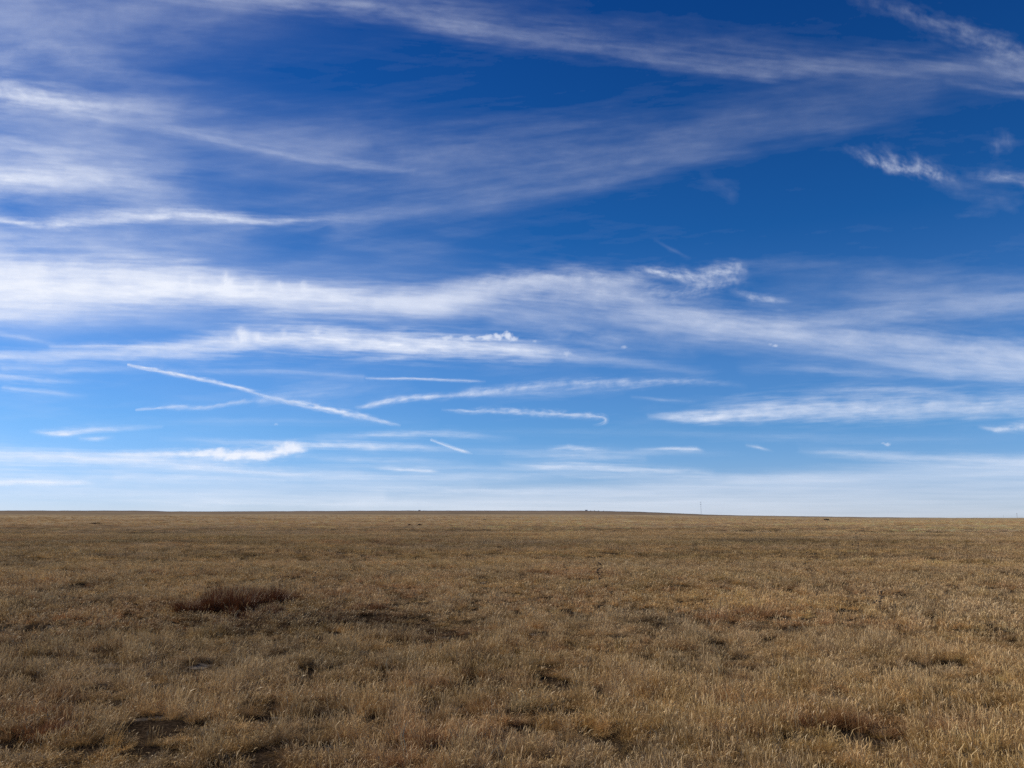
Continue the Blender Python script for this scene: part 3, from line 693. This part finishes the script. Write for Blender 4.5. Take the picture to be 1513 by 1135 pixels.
TUFTS = []       # (mesh) variants, picked by index
def add_variants(k, **kw):
    first = len(TUFTS)
    for q in range(k): TUFTS.append(tuft_mesh("tuft", seed=900 + len(TUFTS), **kw))
    return first, k
V_NEAR = add_variants(6, n=230, rad=0.10, h=0.10, w=0.0012, segs=4, lean=(0.1, 2.0), stems=9, stem_h=0.16, stem_w=0.0009, seed_len=0.02, seed_w=0.0028, curl=0.9)
V_STRAW = add_variants(4, n=150, rad=0.11, h=0.13, w=0.0011, segs=4, lean=(0.05, 1.3), stems=18, stem_h=0.215, stem_w=0.0009, seed_len=0.02, seed_w=0.0028, curl=0.6)
V_LOW = add_variants(3, n=170, rad=0.15, h=0.05, w=0.0018, segs=3, lean=(0.4, 2.4), stems=3, stem_h=0.12, curl=0.6)
V_MID = add_variants(6, n=170, rad=0.15, h=0.105, w=0.0026, segs=3, lean=(0.1, 1.8), stems=12, stem_h=0.185, stem_w=0.0018, seed_len=0.03, seed_w=0.0055, curl=0.7)
V_FAR = add_variants(5, n=240, rad=0.50, h=0.14, w=0.006, segs=2, lean=(0.1, 1.2), stems=18, stem_h=0.24, stem_w=0.003, seed_len=0.05, seed_w=0.006, curl=0.4, even=0.5)
V_VFAR = add_variants(4, n=260, rad=1.4, h=0.12, w=0.018, segs=2, lean=(0.1, 1.5), stems=14, stem_h=0.2, stem_w=0.008, seed_len=0.08, seed_w=0.016, curl=0.4, even=0.8)

# ground kept clear for the bushes built one by one: the dark bush and the tussocks
BUSHES = []
for _x, _y, _r in [(308, 903, .32), (325, 902, .4), (342, 902, .45), (360, 900, .4), (378, 895, .35), (395, 890, .28), (410, 888, .2), (285, 906, .15),
                   (1245, 1078, .2), (1190, 1082, .12), (640, 1108, .1), (1125, 912, .4), (1150, 912, .3), (1100, 912, .3), (70, 1090, .2), (545, 905, .3), (520, 905, .25), (770, 1050, .16)]:
    _p = ground_at(_x, _y); BUSHES.append((_p.x, _p.y, _r))
V_STALK = add_variants(4, n=2, rad=0.05, h=0.40, w=0.0022, segs=4, lean=(0.3, 1.3), stems=2, stem_h=0.42, stem_w=0.0018, seed_len=0.05, seed_w=0.004, curl=0.8)
def build_grass():
    g = np.random.default_rng(5)
    PX, PY, VI, SCL, TN, TL = [], [], [], [], [], []
    #        range      density  half-angle   variants
    bands = [((1.2, 19), 105, 1.15, [(V_NEAR, .62), (V_STRAW, .38)], 1.0),
             ((1.2, 21), 50, 1.15, [(V_LOW, 1.0)], 1.0),
             ((2.5, 24), 2.6, 0.92, [(V_STALK, 1.0)], 1.0),
             ((18, 50), 36, 0.84, [(V_MID, 1.0)], 1.0),
             ((45, 150), 3.2, 0.80, [(V_FAR, 1.0)], 1.0),
             ((135, 700), 0.2, 0.78, [(V_VFAR, 1.0)], 1.0)]
    for rr, dens, half, vs, k in bands:
        x, y = scatter(rr, dens, half, g)
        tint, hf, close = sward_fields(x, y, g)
        if vs[0][0] is V_LOW:                      # the matted thatch between the bunches: greyer, fills most gaps
            close = np.where(close < -0.05, close, np.maximum(close, 0.75))
            tint = tint * np.array([.64, .61, .54])
            for bx, by, br in BUSHES: close = np.where(np.hypot(x - bx, y - by) < br * .7, 0, close)
        else:
            for bx, by, br in BUSHES: close = np.where((np.hypot(x - bx, y - by) < br) & (g.random(len(x)) < .85), 0, close)
            for bx, by, br in BUSHES: hf = np.where(np.hypot(x - bx, y - by + br * 1.3) < br * 1.5, hf * .55, hf)
        if vs[0][0] is V_STALK: tint = np.clip(tint * 0.5 + np.array([.34, .25, .13]), 0, .6)
        r = np.hypot(x, y)
        keep = g.random(len(x)) < np.where(r < 55, close, 0.6 + 0.4 * close)
        # soften the joins between bands
        keep &= g.random(len(x)) < sm(rr[0] - .01, rr[0] * 1.12 if rr[0] > 3 else rr[0], r) + (rr[0] < 3)
        keep &= g.random(len(x)) < 1 - 0.97 * sm(rr[1] * (0.88 if rr[1] < 300 else 0.3), rr[1], r)
        x, y, tint, hf = x[keep], y[keep], tint[keep], hf[keep]
        n = len(x)
        u = g.random(n); vi = np.zeros(n, int); acc = 0
        strawy = np.clip(0.5 + 1.6 * fbm(x / 3, y / 3, 2, 281), 0, 1)
        if len(vs) > 1:
            pick = g.random(n) < vs[1][1] * 2 * strawy
            vi = np.where(pick, vs[1][0][0] + g.integers(0, vs[1][0][1], n), vs[0][0][0] + g.integers(0, vs[0][0][1], n))
        else:
            vi = vs[0][0][0] + g.integers(0, vs[0][0][1], n)
        sc = (0.75 + 0.5 * g.random(n)) * k
        S = np.stack([sc, sc, sc * hf], -1)
        PX.append(x); PY.append(y); VI.append(vi); SCL.append(S)
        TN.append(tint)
        # wind and lie of the grass: a lean that changes slowly across the field
        la = 0.20 + 0.25 * fbm(x / 3.5, y / 3.5, 2, 291); lb = 0.15 * fbm(x / 2.5, y / 2.5, 2, 295)
        TL.append(np.stack([-lb + 0.08 * g.normal(0, 1, n), la + 0.08 * g.normal(0, 1, n), g.random(n) * 6.283], -1))
    x = np.concatenate(PX); y = np.concatenate(PY); z = ground_z(x, y)
    n = len(x)
    me = bpy.data.meshes.new("grass")
    me.vertices.add(n)
    me.vertices.foreach_set('co', np.stack([x, y, z], -1).astype(np.float32).ravel())
    def att(k, t, a, f):
        q = me.attributes.new(k, t, 'POINT'); q.data.foreach_set(f, a.ravel())
    att("variant", 'INT', np.concatenate(VI).astype(np.int32), 'value')
    att("size", 'FLOAT_VECTOR', np.concatenate(SCL).astype(np.float32), 'vector')
    att("lie", 'FLOAT_VECTOR', np.concatenate(TL).astype(np.float32), 'vector')
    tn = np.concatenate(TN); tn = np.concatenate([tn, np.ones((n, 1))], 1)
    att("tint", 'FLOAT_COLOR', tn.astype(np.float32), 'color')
    me.update()
    o = bpy.data.objects.new("grass", me); C.objects.link(o)
    tag(o, "dry straw and rust coloured prairie grass covering the plain", None, None, 'stuff')
    lib = bpy.data.collections.new("grass_tufts")
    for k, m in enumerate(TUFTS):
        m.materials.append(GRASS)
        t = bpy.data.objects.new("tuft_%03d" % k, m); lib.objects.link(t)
    ng = bpy.data.node_groups.new("grass", 'GeometryNodeTree')
    ng.interface.new_socket("Geometry", in_out='INPUT', socket_type='NodeSocketGeometry')
    ng.interface.new_socket("Geometry", in_out='OUTPUT', socket_type='NodeSocketGeometry')
    N, L = ng.nodes, ng.links
    gi = N.new('NodeGroupInput'); go = N.new('NodeGroupOutput')
    ci = N.new('GeometryNodeCollectionInfo'); ci.inputs['Collection'].default_value = lib
    ci.inputs['Separate Children'].default_value = True; ci.inputs['Reset Children'].default_value = True
    ip = N.new('GeometryNodeInstanceOnPoints'); ip.inputs['Pick Instance'].default_value = True
    def named(k, t):
        q = N.new('GeometryNodeInputNamedAttribute'); q.data_type = t; q.inputs['Name'].default_value = k
        return q.outputs['Attribute']
    L.new(gi.outputs[0], ip.inputs['Points']); L.new(ci.outputs[0], ip.inputs['Instance'])
    L.new(named("variant", 'INT'), ip.inputs['Instance Index'])
    L.new(named("lie", 'FLOAT_VECTOR'), ip.inputs['Rotation']); L.new(named("size", 'FLOAT_VECTOR'), ip.inputs['Scale'])
    L.new(ip.outputs[0], go.inputs[0])
    md = o.modifiers.new("grass", 'NODES'); md.node_group = ng
    print("grass points", n)
build_grass()

# ------------------------------------------------------------------ dark weed bush, tussocks, weeds
def merged_tufts(name, spots, params, mat, seed):
    """one plant made of several clumps of stems; spots = (x, y, scale, height)"""
    Vs, Qs, Cs = [], [], []; o = 0
    for k, (x, y, s_, h_) in enumerate(spots):
        m = tuft_mesh("t", seed=seed + k, **params)
        v = np.empty(len(m.vertices) * 3, np.float32); m.vertices.foreach_get('co', v); v = v.reshape(-1, 3)
        q = np.empty(len(m.loops), np.int32); m.loops.foreach_get('vertex_index', q)
        c = np.empty(len(m.vertices) * 4, np.float32); m.attributes['bc'].data.foreach_get('color', c)
        a = (k * 2.4) % 6.28; ca, sa = math.cos(a), math.sin(a)
        v = np.stack([(v[:, 0] * ca - v[:, 1] * sa) * s_ + x, (v[:, 0] * sa + v[:, 1] * ca) * s_ + y, v[:, 2] * h_], -1)
        Vs.append(v); Qs.append(q.reshape(-1, 4) + o); Cs.append(c.reshape(-1, 4)); o += len(v)
        bpy.data.meshes.remove(m)
    me = quad_mesh(name, np.concatenate(Vs), np.concatenate(Qs), {"bc": ('FLOAT_COLOR', np.concatenate(Cs))})
    me.materials.append(mat)
    ob = bpy.data.objects.new(name, me); C.objects.link(ob)
    return ob

rnd = random.Random(3)
WEED_DARK = grass_mat("dark_weed", color=(0.090, 0.031, 0.011))
p0 = ground_at(345, 912)
spots = []
def span(x0, x1, y0, y1, n, h0, h1):
    for k in range(n):
        px = rnd.uniform(x0, x1); py = rnd.uniform(y0, y1); q = ground_at(px, py)
        spots.append((q.x - p0.x, q.y - p0.y, rnd.uniform(.8, 1.2), rnd.uniform(h0, h1)))
span(305, 370, 894, 908, 34, .9, 1.2); span(345, 420, 884, 897, 18, .7, 1.0); span(262, 312, 900, 911, 14, .5, .75); span(330, 410, 902, 914, 12, .35, .6); span(390, 440, 876, 890, 6, .4, .7)
bush = merged_tufts("weed_bush", spots, dict(n=150, rad=0.25, h=0.60, w=0.004, segs=3, lean=(0.05, 0.8), stems=12, stem_h=0.60, stem_w=0.0018, seed_len=0.02, seed_w=0.004, curl=0.3), WEED_DARK, 400)
bush.location = p0
tag(bush, "low spreading bush of dark brown dead weeds, the darkest clump in the grass at left", "bush")

RUST = grass_mat("rust_grass", color=(0.29, 0.15, 0.06))
RUST2 = grass_mat("dark_rust_grass", color=(0.20, 0.09, 0.035))
STRAW = grass_mat("pale_grass", color=(0.38, 0.28, 0.14))
def tussock(px, py, wid, h, mat, label, seed, n=9):
    p = ground_at(px, py); sp_ = []; wid *= 1.3; h *= 1.15
    g = random.Random(seed)
    for k in range(n):
        a = g.random() * 6.28; r = wid / 2 * g.random()**.6
        sp_.append((math.cos(a) * r, math.sin(a) * r * .6 + .05, g.uniform(.8, 1.2), g.uniform(.75, 1.1) * h / 0.2))
    o = merged_tufts("grass_tussock", sp_, dict(n=260, rad=0.13, h=0.2, w=0.0016, segs=4, lean=(0.2, 1.2), stems=6, stem_h=0.26, stem_w=0.0009, curl=1.0), mat, seed * 50)
    o.location = p
    tag(o, label, "grass tussock", "clumps of taller grass")
    return o
tussock(1245, 1078, .50, .22, RUST, "rust tussock arching over the blackest hollow, in the foreground right of centre", 31, 10)
tussock(1190, 1082, .26, .17, RUST2, "small dark rust tussock beside the blackest foreground hollow, on its left", 32, 5)
tussock(640, 1108, .22, .24, RUST, "leaning rust tussock at the very bottom edge left of centre", 33, 5)
tussock(1125, 912, 1.2, .27, RUST, "widest rust tussock, in the middle distance right of centre", 34, 14)
tussock(70, 1090, .55, .2, RUST2, "dark rust tussock nearest the bottom left corner", 35, 9)
tussock(545, 905, .9, .25, RUST2, "brown tussock with dark foot, midfield between the dark bush and the centre", 36, 10)
tussock(770, 1050, .42, .16, STRAW, "low pale tussock over two small dark holes, foreground centre", 37, 7)

STEM = simple_mat("dry_stem", (0.16, 0.10, 0.055), 0.9)
HEAD = simple_mat("dark_seed_head", (0.022, 0.014, 0.010), 0.9)
def add_tube(bm, pts, r0, r1, sides=5):
    rings = []
    for k, p in enumerate(pts):
        p = Vector(p); t = (Vector(pts[min(k + 1, len(pts) - 1)]) - Vector(pts[max(k - 1, 0)])).normalized()
        u = t.orthogonal().normalized(); v = t.cross(u); r = r0 + (r1 - r0) * k / (len(pts) - 1)
        rings.append([bm.verts.new(p + (u * math.cos(6.2832 * q / sides) + v * math.sin(6.2832 * q / sides)) * r) for q in range(sides)])
    for a, b in zip(rings[:-1], rings[1:]):
        for q in range(sides): bm.faces.new((a[q], a[(q + 1) % sides], b[(q + 1) % sides], b[q]))
    bm.faces.new(rings[0][::-1]); bm.faces.new(rings[-1])
def bm_obj(name, bm, mat, parent=None, smooth=False):
    me = bpy.data.meshes.new(name); bm.to_mesh(me); bm.free(); me.materials.append(mat)
    if smooth: me.polygons.foreach_set('use_smooth', [True] * len(me.polygons))
    o = bpy.data.objects.new(name, me); C.objects.link(o)
    if parent: o.parent = parent
    return o
def weed(px, py, h, spread, heads, label, seed, hr=0.014):
    g = random.Random(seed); p = ground_at(px, py); h *= 1.35; spread *= 1.35; hr *= 1.6
    root = bpy.data.objects.new("dried_weed", None); C.objects.link(root); root.location = p
    root.empty_display_size = 0.1
    tag(root, label, "weed", "dried weeds with dark seed heads")
    bm = bmesh.new(); hb = bmesh.new(); tips = []
    main = max(2, heads // 4)
    for k in range(main):
        a = g.random() * 6.28; sx = math.cos(a) * spread * g.uniform(.2, .7); sy = math.sin(a) * spread * g.uniform(.2, .7); hh = h * g.uniform(.75, 1)
        P = [(sx * t**1.3 * .8 + g.uniform(-.006, .006), sy * t**1.3 * .8 + g.uniform(-.006, .006), hh * t - .02) for t in (0, .25, .5, .75, 1)]
        add_tube(bm, P, .004, .0018); tips.append(P[-1])
        for q in range(max(1, (heads - main) // main + 1)):
            j = g.choice((1, 2, 3)); b = Vector(P[j]); d = Vector((g.uniform(-1, 1), g.uniform(-1, 1), g.uniform(.5, 1.4))).normalized() * spread * g.uniform(.35, .8)
            e = b + d; e.z = min(e.z, h * 1.02)
            add_tube(bm, [b, b.lerp(e, .5) + Vector((0, 0, .008)), e], .0022, .0012); tips.append(tuple(e))
    bm_obj("stem", bm, STEM, root)
    for t in tips[:heads + 2]:
        r = hr * g.uniform(.7, 1.15)
        bmesh.ops.create_icosphere(hb, subdivisions=1, radius=r, matrix=Matrix.Translation(Vector(t)) @ Matrix.Diagonal((1, 1, .75, 1)))
        for q in range(5):   # short bracts round the head
            a = q * 1.257 + g.random(); d = Vector((math.cos(a), math.sin(a), .3)) * r
            add_tube(hb, [Vector(t) + d * .7, Vector(t) + d * 1.7], r * .22, r * .05, 3)
    hd = bm_obj("seed_head", hb, HEAD, root)
    hd['kind'] = 'stuff'
    return root
weed(885, 866, .62, .17, 16, "dried weed topped by a cluster of dark seed heads, just right of the centre line", 51, .019)
weed(1300, 904, .42, .26, 22, "widest dried weed with many dark heads, midfield at right", 52, .013)
weed(1282, 898, .46, .06, 3, "single thin dried stalk with one high dark head beside the widest weed", 53, .013)
weed(464, 880, .62, .10, 5, "tall thin dried weed behind the dark bush, to its right", 54, .015)
weed(418, 876, .50, .20, 12, "bushy dried weed directly behind the right end of the dark bush", 55, .010)
weed(1200, 858, .85, .30, 18, "loose dried weed with fine heads, midfield between centre and right edge", 56, .014)
weed(1268, 818, 1.1, .5, 24, "pale distant weed thicket in the far right midfield", 57, .02)
weed(835, 858, .45, .14, 6, "small dried weed left of the clustered dark headed one", 58, .014)

# low dark shrubs far out on the plain
SHRUB = simple_mat("far_shrub", (0.05, 0.032, 0.018), 0.95)
def leaf_blob(bm, c, rx, ry, rz, n, s, g):
    for k in range(n):
        v = Vector((g.gauss(0, 1), g.gauss(0, 1), g.gauss(0, 1))).normalized() * g.random()**.4
        p = Vector(c) + Vector((v.x * rx, v.y * ry, abs(v.z) * rz if rz < 0.8 * rx else v.z * rz))
        a = Vector((g.uniform(-1, 1), g.uniform(-1, 1), g.uniform(-1, 1))).normalized() * s * g.uniform(.6, 1.3); b = a.orthogonal().normalized() * s * .5
        bm.faces.new([bm.verts.new(p - a), bm.verts.new(p + b), bm.verts.new(p + a), bm.verts.new(p - b)])
def shrub(px, py, w, h, label, seed):
    g = random.Random(seed); p = ground_at(px, py); bm = bmesh.new(); w *= 1.3; h *= 1.3
    for k in range(5):
        add_tube(bm, [(0, 0, -.05), (g.uniform(-.3, .3) * w, g.uniform(-.2, .2) * w, h * .7)], .02, .008, 4)
    for k in range(4):
        leaf_blob(bm, (g.uniform(-.3, .3) * w, g.uniform(-.2, .2) * w, 0), w * .3, w * .25, h * g.uniform(.7, 1), 160, .05 + .03 * w, g)
    o = bm_obj("low_shrub", bm, SHRUB); o.location = p
    tag(o, label, "shrub", "low dark shrubs far out on the plain")
shrub(605.5, 776.5, 1.0, .42, "left of two small dark shrubs close together, far out below the horizon", 61)
shrub(620, 776.5, 1.2, .42, "right of two small dark shrubs close together, far out below the horizon", 62)
shrub(1221, 769, 3.2, .8, "long low dark shrub alone just below the horizon at right", 63)
shrub(716, 768.5, 1.4, .35, "tiny dark shrub nearest the horizon, right of the pair", 64)
shrub(140, 774.5, 3.6, .4, "flat dark shrub far out at the left, under the long rise", 65)

# ------------------------------------------------------------------ masts, poles and farm on the skyline
STEEL = simple_mat("galvanised_steel", (0.30, 0.32, 0.33), 0.5, 0.3)
WOOD = simple_mat("weathered_pole_wood", (0.16, 0.12, 0.09), 0.9)
def face_camera(o):
    o.rotation_euler.z = math.atan2(-o.location.x, o.location.y)
def mast(px, dist, h, label):
    root = bpy.data.objects.new("radio_mast", None); C.objects.link(root); root.location = at_dist(px, dist); face_camera(root)
    tag(root, label, "radio mast")
    bm = bmesh.new(); w0, w1 = .95, .5
    def leg(k, t):
        a = k * 2.0944 + .3; w = w0 + (w1 - w0) * t
        return Vector((math.cos(a) * w, math.sin(a) * w, h * t - .5 * (1 - t)))
    for k in range(3): add_tube(bm, [leg(k, 0), leg(k, .5), leg(k, 1)], .11, .08, 5)
    n = 22
    for q in range(n):
        for k in range(3):
            add_tube(bm, [leg(k, q / n), leg((k + 1) % 3, (q + 1) / n)], .05, .05, 4)
            add_tube(bm, [leg(k, (q + 1) / n), leg((k + 1) % 3, (q + 1) / n)], .05, .05, 4)
    bm_obj("lattice", bm, STEEL, root)
    for z in (.92, .76):
        b2 = bmesh.new()
        for k in range(3):
            a = k * 2.0944; c = Vector((math.cos(a) * 1.5, math.sin(a) * 1.5, h * z))
            add_tube(b2, [(0, 0, h * z), c], .07, .07, 4)
            for s_ in (-1, 0, 1):
                m = Matrix.Translation(c + Vector((-math.sin(a), math.cos(a), 0)) * s_ * .9) @ Matrix.Rotation(a, 4, 'Z') @ Matrix.Diagonal((.25, .4, 2.3, 1))
                bmesh.ops.create_cube(b2, size=1, matrix=m)
        bm_obj("antenna_array", b2, STEEL, root)
    b3 = bmesh.new(); add_tube(b3, [(0, 0, h), (0, 0, h + 1.6)], .05, .02, 5); bm_obj("lightning_rod", b3, STEEL, root)
mast(1036.3, 2700, 43, "slender lattice radio mast with two antenna clusters standing alone on the horizon")
def pole(px, dist, h, label):
    root = bpy.data.objects.new("utility_pole", None); C.objects.link(root); root.location = at_dist(px, dist); face_camera(root)
    tag(root, label, "utility pole", "utility poles on the right horizon")
    bm = bmesh.new(); add_tube(bm, [(0, 0, -.5), (0, 0, h)], .22, .15, 8); bm_obj("pole", bm, WOOD, root)
    bm = bmesh.new(); bmesh.ops.create_cube(bm, size=1, matrix=Matrix.Translation((0, -.2, h - .7)) @ Matrix.Diagonal((2.4, .12, .16, 1))); bm_obj("crossarm", bm, WOOD, root)
    for x in (-1.1, -.45, .45, 1.1):
        bm = bmesh.new(); add_tube(bm, [(x, -.2, h - .62), (x, -.2, h - .5), (x, -.2, h - .38)], .05, .07, 6); bm_obj("insulator", bm, STEEL, root)
pole(1503, 1500, 9.0, "tallest utility pole, close to the right edge of the horizon")
pole(1483, 3000, 9.5, "faint utility pole between the other two on the right horizon")
pole(1463, 3900, 10.5, "faintest utility pole, leftmost of the three on the right horizon")

WALLW = simple_mat("pale_siding", (0.6, 0.6, 0.58), 0.7, vary=.1)
WALLD = simple_mat("dark_boards", (0.22, 0.18, 0.17), 0.85)
ROOF = simple_mat("metal_roof", (0.28, 0.28, 0.30), 0.5)
DOORM = simple_mat("door_paint", (0.08, 0.07, 0.07), 0.7)
def shed(px, dist, L_, W_, H_, wall, label):
    root = bpy.data.objects.new("farm_building", None); C.objects.link(root); root.location = at_dist(px, dist); face_camera(root)
    tag(root, label, "farm building")
    x, y, hg = L_ / 2, W_ / 2, H_ * .62
    v = [(-x, -y, -1), (x, -y, -1), (x, y, -1), (-x, y, -1), (-x, -y, hg), (x, -y, hg), (x, y, hg), (-x, y, hg), (-x, 0, H_), (x, 0, H_)]
    mesh_obj("wall", v, [(0, 1, 5, 4), (2, 3, 7, 6), (1, 2, 6, 9, 5), (3, 0, 4, 8, 7)], [wall], root)
    e = .35
    def slab(sg):
        a = [(-x - e, sg * (y + e), hg - .12), (x + e, sg * (y + e), hg - .12), (x + e, 0, H_ + .04), (-x - e, 0, H_ + .04)]
        b = [(p[0], p[1], p[2] + .12) for p in a]
        mesh_obj("roof", a + b, [(0, 3, 2, 1), (4, 5, 6, 7), (0, 1, 5, 4), (1, 2, 6, 5), (2, 3, 7, 6), (3, 0, 4, 7)], [ROOF], root)
    slab(-1); slab(1)
    def panel(nm, cx, w, z0, z1, m):
        yy = -y - .05
        mesh_obj(nm, [(cx - w, yy, z0), (cx + w, yy, z0), (cx + w, yy, z1), (cx - w, yy, z1), (cx - w, -y, z0), (cx + w, -y, z0), (cx + w, -y, z1), (cx - w, -y, z1)],
                 [(0, 1, 2, 3), (0, 4, 5, 1), (1, 5, 6, 2), (2, 6, 7, 3), (3, 7, 4, 0)], [m], root)
    panel("door", -x * .4, .9, 0, 2.1, DOORM); panel("window", x * .45, .6, 1.1, 2.0, DOORM)
shed(866.5, 2980, 9, 6, 4.2, WALLW, "pale farm building on the skyline at the left end of a short tree row")
shed(619.5, 2980, 8, 6, 3.0, WALLD, "dark barn standing alone on the skyline left of centre")
BARK = simple_mat("bark", (0.09, 0.065, 0.045), 0.95); LEAF = simple_mat("dull_foliage", (0.10, 0.09, 0.07), 0.9)
def tree(px, dist, w, h, label, seed):
    g = random.Random(seed)
    root = bpy.data.objects.new("tree", None); C.objects.link(root); root.location = at_dist(px, dist); w *= .8; h *= .65
    tag(root, label, "tree", "farmstead trees on the skyline")
    bm = bmesh.new(); add_tube(bm, [(0, 0, -.5), (.1, 0, h * .3), (0, .1, h * .7)], .22, .08, 7)
    for k in range(5):
        a = k * 1.3; add_tube(bm, [(0, 0, h * (.25 + .08 * k)), (math.cos(a) * w * .3, math.sin(a) * w * .3, h * (.5 + .08 * k))], .09, .03, 5)
    bm_obj("trunk", bm, BARK, root)
    bm = bmesh.new()
    for k in range(8):
        leaf_blob(bm, (g.uniform(-.3, .3) * w, g.uniform(-.3, .3) * w, h * g.uniform(.4, .75)), w * .22, w * .22, h * .22, 130, .22, g)
    bm_obj("crown", bm, LEAF, root)
tree(873, 2985, 6, 3.6, "small dark tree next to the pale farm building, leftmost of the row", 71)
tree(878.5, 2975, 8, 4.2, "tree in the skyline row, second from the pale building", 72)
tree(884.5, 2985, 9, 4.4, "widest and darkest tree of the skyline row", 73)
tree(892, 2990, 5, 3.2, "smallest tree at the right end of the skyline row", 74)

# ------------------------------------------------------------------ thin ground haze
def haze():
    bm = bmesh.new()
    bmesh.ops.create_cube(bm, size=1, matrix=Matrix.Translation((0, 0, 22)) @ Matrix.Diagonal((24600, 24600, 110, 1)))
    me = bpy.data.meshes.new("haze"); bm.to_mesh(me); bm.free()
    m, n, l = new_mat("haze"); out = n.new("ShaderNodeOutputMaterial"); v = n.new("ShaderNodeVolumePrincipled")
    v.inputs['Color'].default_value = (.75, .85, 1, 1); v.inputs['Density'].default_value = 3.5e-5; v.inputs['Anisotropy'].default_value = 0.3
    l.new(v.outputs[0], out.inputs['Volume']); me.materials.append(m)
    o = bpy.data.objects.new("haze", me); C.objects.link(o)
    tag(o, "thin pale haze over the far plain", None, None, 'stuff')
#haze()
